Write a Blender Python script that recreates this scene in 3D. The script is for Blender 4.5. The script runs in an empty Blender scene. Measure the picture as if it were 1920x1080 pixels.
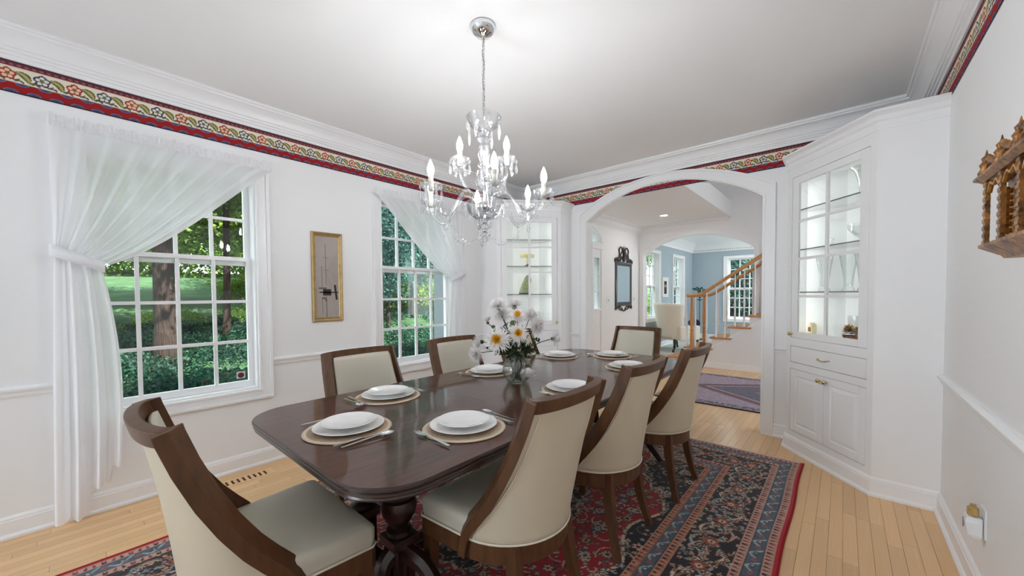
import bpy, math, random
import numpy as np
from mathutils import Vector, Matrix

random.seed(7)
rng = np.random.default_rng(7)
PI = math.pi
SC = bpy.context.scene
COL = SC.collection

# ------------------------------------------------------------------ camera, world, lights, exposure
cam_d = bpy.data.cameras.new('camera')
cam = bpy.data.objects.new('camera', cam_d)
COL.objects.link(cam)
cam_d.sensor_width = 36.0
cam_d.lens = 713.05 / 1920 * 36.0
cam_d.shift_y = 34.04 / 1920
cam_d.clip_start = 0.05
yaw, pit, rol = math.radians(41.0628), math.radians(-1.684), math.radians(-0.4209)
fw = Vector((-math.sin(yaw) * math.cos(pit), math.cos(yaw) * math.cos(pit), math.sin(pit)))
rt = Vector((math.cos(yaw), math.sin(yaw), 0))
up = rt.cross(fw)
r2 = rt * math.cos(rol) + up * math.sin(rol)
u2 = -rt * math.sin(rol) + up * math.cos(rol)
cam.matrix_world = Matrix(((r2.x, u2.x, -fw.x, 0), (r2.y, u2.y, -fw.y, 0), (r2.z, u2.z, -fw.z, 1.3), (0, 0, 0, 1)))
SC.camera = cam

world = bpy.data.worlds.new('sky')
SC.world = world
world.use_nodes = True
wn = world.node_tree
bg = wn.nodes['Background']
bg.inputs['Color'].default_value = (0.80, 0.90, 1.0, 1)
bg.inputs['Strength'].default_value = 6.0

vs = SC.view_settings
vs.view_transform = 'Standard'
vs.look = 'None'
vs.gamma = 1.0
vs.use_curve_mapping = False
vs.exposure = 0.12
SC.cycles.caustics_reflective = False
SC.cycles.caustics_refractive = False
SC.cycles.max_bounces = 14
SC.cycles.diffuse_bounces = 8
SC.cycles.glossy_bounces = 4
SC.cycles.transmission_bounces = 8
SC.cycles.transparent_max_bounces = 24
SC.cycles.sample_clamp_indirect = 6.0
SC.cycles.use_denoising = True

def sun(direction, strength, color, angle):
    d = bpy.data.lights.new('sun', 'SUN'); d.energy = strength; d.color = color; d.angle = math.radians(angle)
    o = bpy.data.objects.new('sun', d); COL.objects.link(o)
    o.rotation_euler = Vector(direction).to_track_quat('-Z', 'Y').to_euler()
def area(name, loc, direction, sx, sy, power, color=(1, 1, 1)):
    d = bpy.data.lights.new(name, 'AREA'); d.shape = 'RECTANGLE'; d.size = sx; d.size_y = sy
    d.energy = power; d.color = color
    o = bpy.data.objects.new(name, d); COL.objects.link(o); o.location = loc
    o.rotation_euler = Vector(direction).to_track_quat('-Z', 'Y').to_euler()
    return o
sun((-0.62, -0.20, -0.80), 24.0, (1.0, 0.95, 0.84), 0.6)
# fill lamps added unseen behind the camera, in the stair hall and living room
area('rear_fill', (-2.48, -6.22, 1.42), (0.25, 1, 0.12), 1.7, 2.1, 25, (0.97, 0.99, 1.0))
area('stair_hall_fill', (1.9, 5.9, 1.5), (-1, 0, 0.15), 2.2, 1.8, 40, (0.84, 0.93, 1.0))
area('living_room_fill', (0.9, 10.2, 1.6), (-1, 0, 0), 2.6, 1.8, 55, (0.97, 0.98, 1.0))

# ------------------------------------------------------------------ materials
def srgb(r, g, b):
    f = lambda c: (c / 255) / 12.92 if c / 255 <= 0.04045 else ((c / 255 + 0.055) / 1.055) ** 2.4
    return (f(r), f(g), f(b))
MATS = {}
def mat(name, col=(0.8, 0.8, 0.8), rough=0.5, metal=0.0, var=0.0, vscale=8.0, vstretch=(1, 1, 1), bump=0.0,
        bscale=60.0, coat=0.0, coat_rough=0.1, emit=None, estr=0.0, objvar=0.0, sheen=0.0, trans=0.0, ior=1.45, spec=0.5, col2=None, bdist=0.002):
    m = bpy.data.materials.new(name); m.use_nodes = True
    nt = m.node_tree; b = nt.nodes['Principled BSDF']; L = nt.links
    b.inputs['Base Color'].default_value = (*col, 1); b.inputs['Roughness'].default_value = rough
    b.inputs['Metallic'].default_value = metal; b.inputs['IOR'].default_value = ior
    b.inputs['Coat Weight'].default_value = coat; b.inputs['Coat Roughness'].default_value = coat_rough
    b.inputs['Sheen Weight'].default_value = sheen; b.inputs['Transmission Weight'].default_value = trans
    b.inputs['Specular IOR Level'].default_value = spec
    if emit: b.inputs['Emission Color'].default_value = (*emit, 1); b.inputs['Emission Strength'].default_value = estr
    tc = nt.nodes.new('ShaderNodeTexCoord'); src = None
    if var > 0 or col2:
        mp = nt.nodes.new('ShaderNodeMapping'); mp.inputs['Scale'].default_value = vstretch
        L.new(tc.outputs['Object'], mp.inputs['Vector'])
        n = nt.nodes.new('ShaderNodeTexNoise'); n.inputs['Scale'].default_value = vscale; n.inputs['Detail'].default_value = 5
        L.new(mp.outputs['Vector'], n.inputs['Vector'])
        cr = nt.nodes.new('ShaderNodeValToRGB')
        c2 = col2 or tuple(min(1, c * (1 + var)) for c in col)
        c1 = tuple(c * (1 - var) for c in col)
        cr.color_ramp.elements[0].color = (*c1, 1); cr.color_ramp.elements[1].color = (*c2, 1)
        cr.color_ramp.elements[0].position = 0.3; cr.color_ramp.elements[1].position = 0.7
        L.new(n.outputs['Fac'], cr.inputs['Fac']); src = cr.outputs['Color']
    if objvar > 0:
        oi = nt.nodes.new('ShaderNodeObjectInfo')
        mr = nt.nodes.new('ShaderNodeMapRange'); mr.inputs['To Min'].default_value = 1 - objvar; mr.inputs['To Max'].default_value = 1 + objvar
        L.new(oi.outputs['Random'], mr.inputs['Value'])
        hs = nt.nodes.new('ShaderNodeHueSaturation'); L.new(mr.outputs['Result'], hs.inputs['Value'])
        if src: L.new(src, hs.inputs['Color'])
        else: hs.inputs['Color'].default_value = (*col, 1)
        src = hs.outputs['Color']
    if src: L.new(src, b.inputs['Base Color'])
    if bump > 0:
        n2 = nt.nodes.new('ShaderNodeTexNoise'); n2.inputs['Scale'].default_value = bscale; n2.inputs['Detail'].default_value = 3
        mp2 = nt.nodes.new('ShaderNodeMapping'); mp2.inputs['Scale'].default_value = vstretch
        L.new(tc.outputs['Object'], mp2.inputs['Vector']); L.new(mp2.outputs['Vector'], n2.inputs['Vector'])
        bp = nt.nodes.new('ShaderNodeBump'); bp.inputs['Strength'].default_value = bump; bp.inputs['Distance'].default_value = bdist
        L.new(n2.outputs['Fac'], bp.inputs['Height']); L.new(bp.outputs['Normal'], b.inputs['Normal'])
    MATS[name] = m
    return m
def attr_mat(name, rough=0.8, sheen=0.0, bump=0.0, bscale=400):
    m = mat(name, rough=rough, sheen=sheen, bump=bump, bscale=bscale, spec=0.2)
    nt = m.node_tree; a = nt.nodes.new('ShaderNodeVertexColor'); a.layer_name = 'pattern'
    nt.links.new(a.outputs['Color'], nt.nodes['Principled BSDF'].inputs['Base Color'])
    return m
def thin_glass(name, tint=(1, 1, 1), refl=1.0, rough=0.02, ior=1.45, extra=0.0, milk=0.0, edge=None):
    m = bpy.data.materials.new(name); m.use_nodes = True
    nt = m.node_tree; nt.nodes.remove(nt.nodes['Principled BSDF']); out = nt.nodes['Material Output']; L = nt.links
    t = nt.nodes.new('ShaderNodeBsdfTransparent'); t.inputs['Color'].default_value = (*tint, 1)
    g = nt.nodes.new('ShaderNodeBsdfGlossy'); g.inputs['Roughness'].default_value = rough
    lw = nt.nodes.new('ShaderNodeLayerWeight'); lw.inputs['Blend'].default_value = 0.5
    pw = nt.nodes.new('ShaderNodeMath'); pw.operation = 'POWER'; pw.inputs[1].default_value = 4.0; L.new(lw.outputs['Facing'], pw.inputs[0])
    if edge:                                 # rim shading put into the tint so glass outlines read
        p2 = nt.nodes.new('ShaderNodeMath'); p2.operation = 'POWER'; p2.inputs[1].default_value = 2.2; L.new(lw.outputs['Facing'], p2.inputs[0])
        cm = nt.nodes.new('ShaderNodeMix'); cm.data_type = 'RGBA'; cm.inputs['A'].default_value = (*tint, 1); cm.inputs['B'].default_value = (*edge, 1)
        L.new(p2.outputs[0], cm.inputs['Factor']); L.new(cm.outputs['Result'], t.inputs['Color'])
    f0 = ((ior - 1) / (ior + 1)) ** 2
    mul = nt.nodes.new('ShaderNodeMath'); mul.operation = 'MULTIPLY_ADD'; mul.inputs[1].default_value = refl * (1 - f0); mul.inputs[2].default_value = f0 * refl + extra
    mul.use_clamp = True
    mx = nt.nodes.new('ShaderNodeMixShader')
    L.new(pw.outputs[0], mul.inputs[0]); L.new(mul.outputs[0], mx.inputs['Fac'])
    L.new(t.outputs[0], mx.inputs[1]); L.new(g.outputs[0], mx.inputs[2]); res = mx.outputs[0]
    if milk > 0:
        df = nt.nodes.new('ShaderNodeBsdfDiffuse'); df.inputs['Color'].default_value = (0.95, 0.95, 0.96, 1)
        tr = nt.nodes.new('ShaderNodeBsdfTranslucent'); tr.inputs['Color'].default_value = (0.95, 0.95, 0.96, 1)
        m1 = nt.nodes.new('ShaderNodeMixShader'); L.new(df.outputs[0], m1.inputs[1]); L.new(tr.outputs[0], m1.inputs[2])
        m2 = nt.nodes.new('ShaderNodeMixShader'); m2.inputs['Fac'].default_value = milk; L.new(res, m2.inputs[1]); L.new(m1.outputs[0], m2.inputs[2]); res = m2.outputs[0]
    L.new(res, out.inputs['Surface'])
    MATS[name] = m
    return m
def sheer(name, opac, colr):
    m = bpy.data.materials.new(name); m.use_nodes = True
    nt = m.node_tree; nt.nodes.remove(nt.nodes['Principled BSDF']); out = nt.nodes['Material Output']; L = nt.links
    t = nt.nodes.new('ShaderNodeBsdfTransparent')
    d = nt.nodes.new('ShaderNodeBsdfDiffuse'); d.inputs['Color'].default_value = (*colr, 1)
    tl = nt.nodes.new('ShaderNodeBsdfTranslucent'); tl.inputs['Color'].default_value = (*colr, 1)
    m1 = nt.nodes.new('ShaderNodeMixShader'); m1.inputs['Fac'].default_value = 0.34
    L.new(d.outputs[0], m1.inputs[1]); L.new(tl.outputs[0], m1.inputs[2])
    # weave: denser where the cloth is seen edge-on
    lw = nt.nodes.new('ShaderNodeLayerWeight'); lw.inputs['Blend'].default_value = 0.35
    ma = nt.nodes.new('ShaderNodeMath'); ma.operation = 'MULTIPLY_ADD'; ma.inputs[1].default_value = 0.35; ma.inputs[2].default_value = opac; ma.use_clamp = True
    L.new(lw.outputs['Facing'], ma.inputs[0])
    m2 = nt.nodes.new('ShaderNodeMixShader'); L.new(ma.outputs[0], m2.inputs['Fac'])
    L.new(t.outputs[0], m2.inputs[1]); L.new(m1.outputs[0], m2.inputs[2]); L.new(m2.outputs[0], out.inputs['Surface'])
    MATS[name] = m
    return m

mat('wall_paint', (0.88, 0.882, 0.887), 0.85, bump=0.03, bscale=250)
mat('ceiling_paint', (0.92, 0.922, 0.927), 0.9)
mat('trim_paint', (0.89, 0.893, 0.90), 0.35)
mat('cabinet_paint', (0.88, 0.882, 0.887), 0.4)
mat('blue_wall', srgb(170, 184, 192), 0.85)
mat('plank_wood', srgb(230, 189, 140), 0.26, var=0.10, vscale=5, vstretch=(9, 0.7, 1), objvar=0.09, spec=0.5)
mat('subfloor', srgb(150, 105, 65), 0.6, var=0.1)
mat('oak', srgb(196, 140, 88), 0.4, var=0.12, vscale=10, vstretch=(4, 4, 1))
mat('walnut', srgb(88, 57, 34), 0.42, var=0.25, vscale=6, vstretch=(6, 6, 1), coat=0.15, coat_rough=0.25, spec=0.35)
mat('mahogany', srgb(74, 40, 28), 0.45, var=0.30, vscale=4, vstretch=(9, 0.8, 1), coat=0.75, coat_rough=0.07, spec=0.15)
mat('mahogany_dark', srgb(44, 24, 19), 0.30, var=0.2, vscale=6, coat=0.6, coat_rough=0.2)
mat('upholstery', srgb(208, 197, 174), 0.42, var=0.02, vscale=3, bump=0.05, bscale=180, sheen=0.1)
mat('upholstery_seat', srgb(204, 198, 182), 0.36, var=0.02, vscale=3, bump=0.05, bscale=180)
mat('piping', srgb(222, 214, 196), 0.5)
mat('chrome', (0.75, 0.76, 0.77), 0.08, 1.0)
mat('silver', (0.82, 0.82, 0.83), 0.14, 1.0)
mat('brass', srgb(212, 190, 130), 0.2, 1.0)
mat('gold_frame', srgb(190, 162, 112), 0.40, 0.7, var=0.15, vscale=20)
mat('porcelain', (0.93, 0.928, 0.925), 0.12, coat=0.5)
mat('woven_mat', srgb(178, 158, 136), 0.9, var=0.2, vscale=180, bump=0.5, bscale=260)
mat('mat_rim', srgb(206, 190, 170), 0.9, bump=0.4, bscale=300)
thin_glass('pane_glass', (0.97, 0.99, 0.98), 0.9)
thin_glass('clear_glass', (0.985, 0.99, 0.987), 1.0, 0.03, 1.5, 0.02, 0.0, (0.6, 0.63, 0.62))
thin_glass('shelf_glass', (0.99, 0.995, 0.993), 0.8, 0.03, 1.5, 0.0)
thin_glass('cut_glass', (0.97, 0.98, 0.98), 0.9, 0.08, 1.5, 0.05, 0.05, (0.70, 0.72, 0.72))
thin_glass('crystal', (0.96, 0.965, 0.97), 0.9, 0.04, 1.6, 0.06, 0.04, (0.40, 0.43, 0.45))
thin_glass('crystal_drop', (0.95, 0.955, 0.96), 0.9, 0.05, 1.6, 0.06, 0.12, (0.35, 0.36, 0.38))
mat('bulb', (1, 1, 1), 0.4, emit=(0.97, 0.98, 1.0), estr=180)
mat('downlight_lens', (1, 1, 1), 0.4, emit=(1.0, 0.97, 0.92), estr=14)
mat('candle_sleeve', srgb(236, 230, 215), 0.4, coat=0.3)
sheer('sheer_cloth', 0.76, (0.97, 0.97, 0.985))
sheer('sheer_dense', 0.88, (0.97, 0.97, 0.985))
mat('mirror', (0.85, 0.87, 0.87), 0.02, 1.0)
mat('black_lacquer', srgb(34, 24, 22), 0.3, coat=0.4)
mat('carved_wood', srgb(84, 50, 28), 0.36, 0.3, var=0.45, vscale=40, bump=0.8, bscale=160, col2=srgb(190, 130, 66))
mat('bark', srgb(46, 34, 29), 0.95, var=0.5, vscale=9, vstretch=(5, 5, 0.5), bump=1.0, bscale=9, bdist=0.06)
mat('grass', srgb(30, 62, 40), 0.95, var=0.2, vscale=1.2, col2=srgb(60, 92, 56))
mat('litter', srgb(112, 96, 80), 0.95, var=0.5, vscale=6)
mat('siding', srgb(128, 133, 136), 0.6)
mat('slot_shade', srgb(70, 44, 26), 0.8)
mat('stem_green', srgb(58, 74, 44), 0.6, var=0.3, vscale=20)
mat('petal_white', srgb(247, 244, 243), 0.6, var=0.05, vscale=60)
mat('petal_yellow', srgb(244, 200, 60), 0.6, var=0.1, vscale=60)
mat('bud_green', srgb(92, 104, 52), 0.7, var=0.3, vscale=60)
mat('print_grey', srgb(168, 158, 152), 0.55, var=0.08, vscale=5)
mat('ink', srgb(42, 38, 38), 0.6)
mat('ink_brown', srgb(108, 88, 78), 0.6)
mat('paper', srgb(232, 230, 226), 0.7)
mat('plastic_white', srgb(236, 238, 240), 0.35)
mat('plastic_grey', srgb(130, 132, 136), 0.4)
mat('amber_oil', srgb(226, 190, 120), 0.1, trans=0.6)
mat('wing_cloth', srgb(236, 228, 212), 0.85, bump=0.1, bscale=200)
mat('navy_cloth', srgb(30, 36, 62), 0.9)
mat('carpet', srgb(196, 200, 194), 1.0, var=0.06, vscale=60)
mat('stair_white', (0.83, 0.835, 0.845), 0.5)
mat('brass_dark', srgb(92, 84, 70), 0.35, 0.9)
mat('ceramic_green', srgb(150, 158, 120), 0.5, var=0.3, vscale=40)
mat('ceramic_yellow', srgb(222, 208, 132), 0.4, var=0.2, vscale=40)
mat('dark_base', srgb(52, 46, 38), 0.6)
mat('wax', srgb(236, 218, 176), 0.5)
mat('basket', srgb(128, 82, 62), 0.8, var=0.35, vscale=60, bump=0.6, bscale=150)
mat('dried_pink', srgb(222, 160, 138), 0.9, var=0.3, vscale=60)
mat('dried_yellow', srgb(246, 206, 110), 0.9, var=0.25, vscale=60)
mat('dried_olive', srgb(128, 116, 84), 0.9, var=0.4, vscale=60)
mat('teal_metal', srgb(40, 84, 78), 0.4, 0.4)
mat('sticker', srgb(210, 200, 205), 0.5)
mat('sticker_dark', srgb(96, 40, 52), 0.5)
attr_mat('rug_pile', 0.95, 0.25, 0.25, 500)
attr_mat('border_print', 0.8)

def leaf_mat(name, c1, c2):
    m = mat(name, c1, 0.55, objvar=0.12, var=0.35, vscale=2.0, col2=c2, spec=0.3)
    nt = m.node_tree; L = nt.links; b = nt.nodes['Principled BSDF']
    tl = nt.nodes.new('ShaderNodeBsdfTranslucent'); mx = nt.nodes.new('ShaderNodeMixShader'); mx.inputs['Fac'].default_value = 0.45
    src = b.inputs['Base Color'].links[0].from_socket
    L.new(src, tl.inputs['Color']); out = nt.nodes['Material Output']
    L.new(b.outputs[0], mx.inputs[1]); L.new(tl.outputs[0], mx.inputs[2]); L.new(mx.outputs[0], out.inputs['Surface'])
leaf_mat('leaf_green', srgb(46, 88, 44), srgb(150, 186, 84))
leaf_mat('leaf_teal', srgb(36, 72, 68), srgb(78, 120, 112))
leaf_mat('leaf_cover', srgb(22, 48, 46), srgb(52, 94, 74))

# ------------------------------------------------------------------ mesh helpers
class MB:
    def __init__(s): s.v = []; s.f = []
    def add(s, vs, fs):
        o = len(s.v); s.v += [tuple(p) for p in vs]; s.f += [tuple(i + o for i in f) for f in fs]; return s
    def box(s, lo, hi):
        x0, y0, z0 = lo; x1, y1, z1 = hi
        return s.add([(x0, y0, z0), (x1, y0, z0), (x1, y1, z0), (x0, y1, z0), (x0, y0, z1), (x1, y0, z1), (x1, y1, z1), (x0, y1, z1)],
                     [(0, 3, 2, 1), (4, 5, 6, 7), (0, 1, 5, 4), (1, 2, 6, 5), (2, 3, 7, 6), (3, 0, 4, 7)])
    def prism(s, pts, fn, t0, t1):          # polygon pts (a,b) -> fn(a,b,t)
        n = len(pts)
        vs = [fn(a, b, t0) for a, b in pts] + [fn(a, b, t1) for a, b in pts]
        fs = [tuple(range(n))[::-1], tuple(range(n, 2 * n))] + [(i, (i + 1) % n, n + (i + 1) % n, n + i) for i in range(n)]
        return s.add(vs, fs)
    def lathe(s, prof, n=24, c=(0, 0, 0), cap=True, axis='z'):
        vs = []; fs = []
        for r, z in prof:
            for k in range(n):
                a = 2 * PI * k / n; x, y = r * math.cos(a), r * math.sin(a)
                p = (x, y, z) if axis == 'z' else ((z, x, y) if axis == 'x' else (x, z, y))
                vs.append((p[0] + c[0], p[1] + c[1], p[2] + c[2]))
        m = len(prof)
        for j in range(m - 1):
            for k in range(n):
                fs.append((j * n + k, j * n + (k + 1) % n, (j + 1) * n + (k + 1) % n, (j + 1) * n + k))
        if cap: fs += [tuple(range(n))[::-1], tuple(range((m - 1) * n, m * n))]
        return s.add(vs, fs)
    def tube(s, pts, r, n=8, cap=True, rect=None):
        P = [Vector(p) for p in pts]; m = len(P)
        R = r if isinstance(r, (list, tuple)) else [r] * m
        vs = []; fs = []; prev = None
        for i in range(m):
            d = (P[min(i + 1, m - 1)] - P[max(i - 1, 0)]).normalized()
            if prev is None:
                a = Vector((0, 0, 1)) if abs(d.z) < 0.9 else Vector((1, 0, 0))
                u = d.cross(a).normalized()
            else:
                u = (prev - d * prev.dot(d)).normalized()
            prev = u; w = d.cross(u)
            for k in range(n):
                an = 2 * PI * (k + 0.5) / n
                vs.append(P[i] + (u * math.cos(an) + w * math.sin(an)) * R[i])
        for j in range(m - 1):
            for k in range(n):
                fs.append((j * n + k, j * n + (k + 1) % n, (j + 1) * n + (k + 1) % n, (j + 1) * n + k))
        if cap: fs += [tuple(range(n))[::-1], tuple(range((m - 1) * n, m * n))]
        return s.add(vs, fs)
    def rings(s, rings, cap=True):          # list of equally long vertex rings
        n = len(rings[0]); vs = [p for r in rings for p in r]; fs = []
        for j in range(len(rings) - 1):
            for k in range(n):
                fs.append((j * n + k, j * n + (k + 1) % n, (j + 1) * n + (k + 1) % n, (j + 1) * n + k))
        if cap: fs += [tuple(range(n))[::-1], tuple(range((len(rings) - 1) * n, len(rings) * n))]
        return s.add(vs, fs)
    def grid(s, fn, nu, nv):
        vs = [fn(i / nu, j / nv) for j in range(nv + 1) for i in range(nu + 1)]
        fs = [(j * (nu + 1) + i, j * (nu + 1) + i + 1, (j + 1) * (nu + 1) + i + 1, (j + 1) * (nu + 1) + i) for j in range(nv) for i in range(nu)]
        return s.add(vs, fs)
    def sphere(s, c, r, n=10, m=6, sq=(1, 1, 1)):
        rings = []
        for j in range(1, m):
            t = PI * j / m
            rings.append([(c[0] + r * sq[0] * math.sin(t) * math.cos(2 * PI * k / n), c[1] + r * sq[1] * math.sin(t) * math.sin(2 * PI * k / n), c[2] - r * sq[2] * math.cos(t)) for k in range(n)])
        return s.rings(rings)
    def mesh(s, name, m, smooth=None):
        me = bpy.data.meshes.new(name); me.from_pydata(s.v, [], s.f); me.validate()
        if m: me.materials.append(MATS[m])
        if smooth is not None:
            me.shade_smooth(); me.set_sharp_from_angle(angle=math.radians(smooth))
        return me
    def build(s, name, m, parent=None, smooth=None, bevel=0.0, label=None, solid=0.0, subsurf=0):
        o = bpy.data.objects.new(name, s.mesh(name, m, smooth)); COL.objects.link(o)
        if parent: o.parent = parent
        if label: o['label'] = label
        if solid:
            md = o.modifiers.new('solid', 'SOLIDIFY'); md.thickness = solid; md.offset = 0
        if subsurf:
            md = o.modifiers.new('sub', 'SUBSURF'); md.levels = subsurf; md.render_levels = subsurf
        if bevel:
            md = o.modifiers.new('bevel', 'BEVEL'); md.width = bevel; md.segments = 2; md.limit_method = 'ANGLE'
        return o
def tag(o, label=None, cat=None, group=None, kind=None):
    if label: o['label'] = label
    if cat: o['category'] = cat
    if group: o['group'] = group
    if kind: o['kind'] = kind
    return o
def thing(name, label, cat, loc=(0, 0, 0), rz=0.0, group=None, kind=None):
    o = bpy.data.objects.new(name, None); COL.objects.link(o)
    o.location = loc; o.rotation_euler = (0, 0, rz); o.empty_display_size = 0.1
    return tag(o, label, cat, group, kind)
def copy_tree(o, parent=None):
    c = o.copy(); COL.objects.link(c); c.parent = parent
    for ch in list(o.children): copy_tree(ch, c)
    return c
def link_copy(me, name, parent=None, loc=(0, 0, 0), rz=0.0, rot=None, scale=None):
    o = bpy.data.objects.new(name, me); COL.objects.link(o); o.parent = parent; o.location = loc
    o.rotation_euler = rot if rot else (0, 0, rz)
    if scale: o.scale = scale
    return o
def struct(o, label=None):
    o['kind'] = 'structure'
    if label: o['label'] = label
    return o
def mold(path, prof, closed=False):         # plan path with the room on its left; prof = (out, z)
    b = MB(); P = [Vector((x, y)) for x, y in path]; n = len(P); rings = []
    for i in range(n):
        d1 = (P[i] - P[i - 1]).normalized() if (closed or i > 0) else None
        d2 = (P[(i + 1) % n] - P[i]).normalized() if (closed or i < n - 1) else None
        d1 = d1 or d2; d2 = d2 or d1
        n1 = Vector((-d1.y, d1.x)); n2 = Vector((-d2.y, d2.x)); m = (n1 + n2) / (1 + n1.dot(n2))
        rings.append([(P[i].x + m.x * o, P[i].y + m.y * o, z) for o, z in prof])
    if closed: rings.append(rings[0])
    return b.rings(rings, cap=not closed)
def bez(p0, p1, p2, p3, t):
    a = (1 - t) ** 3; b = 3 * t * (1 - t) ** 2; c = 3 * t * t * (1 - t); d = t ** 3
    return tuple(a * w + b * x + c * y + d * z for w, x, y, z in zip(p0, p1, p2, p3))
def lerp(a, b, t): return a + (b - a) * t
def interp(x, tab):
    for (x0, y0), (x1, y1) in zip(tab, tab[1:]):
        if x <= x1: return lerp(y0, y1, max(0, (x - x0)) / (x1 - x0))
    return tab[-1][1]
def smooth_path(pts, n=8):                  # Catmull-Rom
    P = [Vector(p) for p in pts]; out = []
    for i in range(len(P) - 1):
        a = P[max(i - 1, 0)]; b = P[i]; c = P[i + 1]; d = P[min(i + 2, len(P) - 1)]
        for k in range(n):
            t = k / n
            out.append(0.5 * ((2 * b) + (c - a) * t + (2 * a - 5 * b + 4 * c - d) * t * t + (3 * b - a - 3 * c + d) * t ** 3))
    return out + [P[-1]]

# ------------------------------------------------------------------ room constants (metres; z up, floor at 0)
XL, XR, YF, YN = -3.407, 0.449, 4.137, -6.00
CH = 2.745
ZB0, ZB1 = 2.4135, 2.585
FT = 0.12                                    # far wall thickness
YA = YF + FT
Y2 = 8.20                                    # wall between stair hall and living room
YL = 12.10                                   # living room back wall
WT = 0.16

def wall_with_holes(name, axis, pos0, pos1, u0, u1, z0, z1, holes, m='wall_paint'):
    """box wall; axis 'x' = plane of constant x, u is y. holes = (ua, ub, za, zb), sorted, not overlapping in u"""
    b = MB()
    def bx(ua, ub, za, zb):
        if ub - ua < 1e-4 or zb - za < 1e-4: return
        if axis == 'x': b.box((pos0, ua, za), (pos1, ub, zb))
        else: b.box((ua, pos0, za), (ub, pos1, zb))
    c = u0
    for ua, ub, za, zb in holes:
        bx(c, ua, z0, z1); bx(ua, ub, z0, za); bx(ua, ub, zb, z1); c = ub
    bx(c, u1, z0, z1)
    return struct(b.build(name, m))

# window geometry: (centre along wall, half glass, z glass bottom, meeting rail, z glass top)
W1C, W2C = 0.470, 2.422
WHALF = 0.4025
OPH, OZ0, OZ1 = 0.452, 0.592, 2.245           # rough opening half width and z range
wall_with_holes('wall_left', 'x', XL - WT, XL, YN - 0.1, YA, 0, CH + 0.3,
                [(W1C - OPH, W1C + OPH, OZ0, OZ1), (W2C - OPH, W2C + OPH, OZ0, OZ1)])
wall_with_holes('wall_right', 'x', XR, XR + 0.12, YN - 0.1, YF, 0, CH + 0.3, [])
wall_with_holes('wall_near', 'y', YN - 0.12, YN, XL, XR, 0, CH + 0.3, [(-3.36, -1.60, 0.30, 2.55)])  # unseen opening, added and placed to steer sky light into the room

# far wall with the segmental arch (curve made of columns)
AXL, AXR, ASP, APK = -2.389, -0.560, 2.190, 2.492
def arch_z(x, xl, xr, sp, pk):
    c = (xl + xr) / 2; h = (xr - xl) / 2; r = pk - sp; R = (h * h + r * r) / (2 * r)
    return pk - R + math.sqrt(max(R * R - (x - c) ** 2, 0))
def arch_wall(name, y0, y1, x0, x1, xl, xr, sp, pk, z1, m, n=28):
    b = MB(); xs = [xl + (xr - xl) * i / n for i in range(n + 1)]; lo = [arch_z(x, xl, xr, sp, pk) for x in xs]
    poly = [(x0, 0), (xl, 0)] + list(zip(xs, lo)) + [(xr, 0), (x1, 0), (x1, z1), (x0, z1)]
    b.box((x0, y0, 0), (xl, y1, z1)); b.box((xr, y0, 0), (x1, y1, z1))
    for i in range(n):
        a, c, za, zc = xs[i], xs[i + 1], lo[i], lo[i + 1]
        b.add([(a, y0, za), (c, y0, zc), (c, y0, z1), (a, y0, z1), (a, y1, za), (c, y1, zc), (c, y1, z1), (a, y1, z1)],
              [(0, 1, 2, 3), (5, 4, 7, 6), (4, 5, 1, 0), (3, 2, 6, 7)])
    return struct(b.build(name, m))
arch_wall('wall_far', YF, YA, XL - 0.0, 2.05, AXL, AXR, ASP, APK, 5.2, 'wall_paint')
def arch_casing(name, y, out, xl, xr, sp, pk, w, pk_out, sp_out, steps, m='trim_paint', n=36):
    """cased arch made of nested mouldings: steps = list of (t0,t1,proud), t across the casing width from the opening"""
    root = thing(name, None, None, kind='structure')
    for t0, t1, pr in steps:
        b = MB(); L_in = []; L_out = []
        def ring(t):
            a = xl - w * t; c = xr + w * t; s_ = lerp(sp, sp_out, t); k = lerp(pk, pk_out, t)
            pts = [(a, 0.0)] + [(a + (c - a) * i / n, arch_z(a + (c - a) * i / n, a, c, s_, k)) for i in range(n + 1)] + [(c, 0.0)]
            return pts
        A, B = ring(t0), ring(t1)
        rings = [[(p[0], y, p[1]), (q[0], y, q[1]), (q[0], y + out * pr, q[1]), (p[0], y + out * pr, p[1])] for p, q in zip(A, B)]
        b.rings(rings).build('moulding', m, root)
    return root
CAS = [(0, 0.16, 0.020), (0.16, 0.80, 0.014), (0.80, 1.0, 0.026)]
arch_casing('trim_1', YF, -1, AXL, AXR, ASP, APK, 0.095, 2.580, 2.285, CAS)
arch_casing('trim_2', YA, 1, AXL, AXR, ASP, APK, 0.095, 2.580, 2.285, CAS)
# arch lining
b = MB(); n = 36
pts = [(AXL, 0)] + [(AXL + (AXR - AXL) * i / n, arch_z(AXL + (AXR - AXL) * i / n, AXL, AXR, ASP, APK)) for i in range(n + 1)] + [(AXR, 0)]
cx = (AXL + AXR) / 2
inn = [(x + (0.006 if x < cx else -0.006), z - 0.006 if z > 0 else 0) for x, z in pts]
b.rings([[(p[0], YF - 0.004, p[1]), (p[0], YA + 0.004, p[1]), (q[0], YA + 0.004, q[1]), (q[0], YF - 0.004, q[1])] for p, q in zip(pts, inn)])
struct(b.build('trim_3', 'trim_paint', smooth=30))

struct(MB().box((XL - WT, YN - 0.12, CH), (XR + 0.12, YF, CH + 0.3)).build('ceiling', 'ceiling_paint'))

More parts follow.
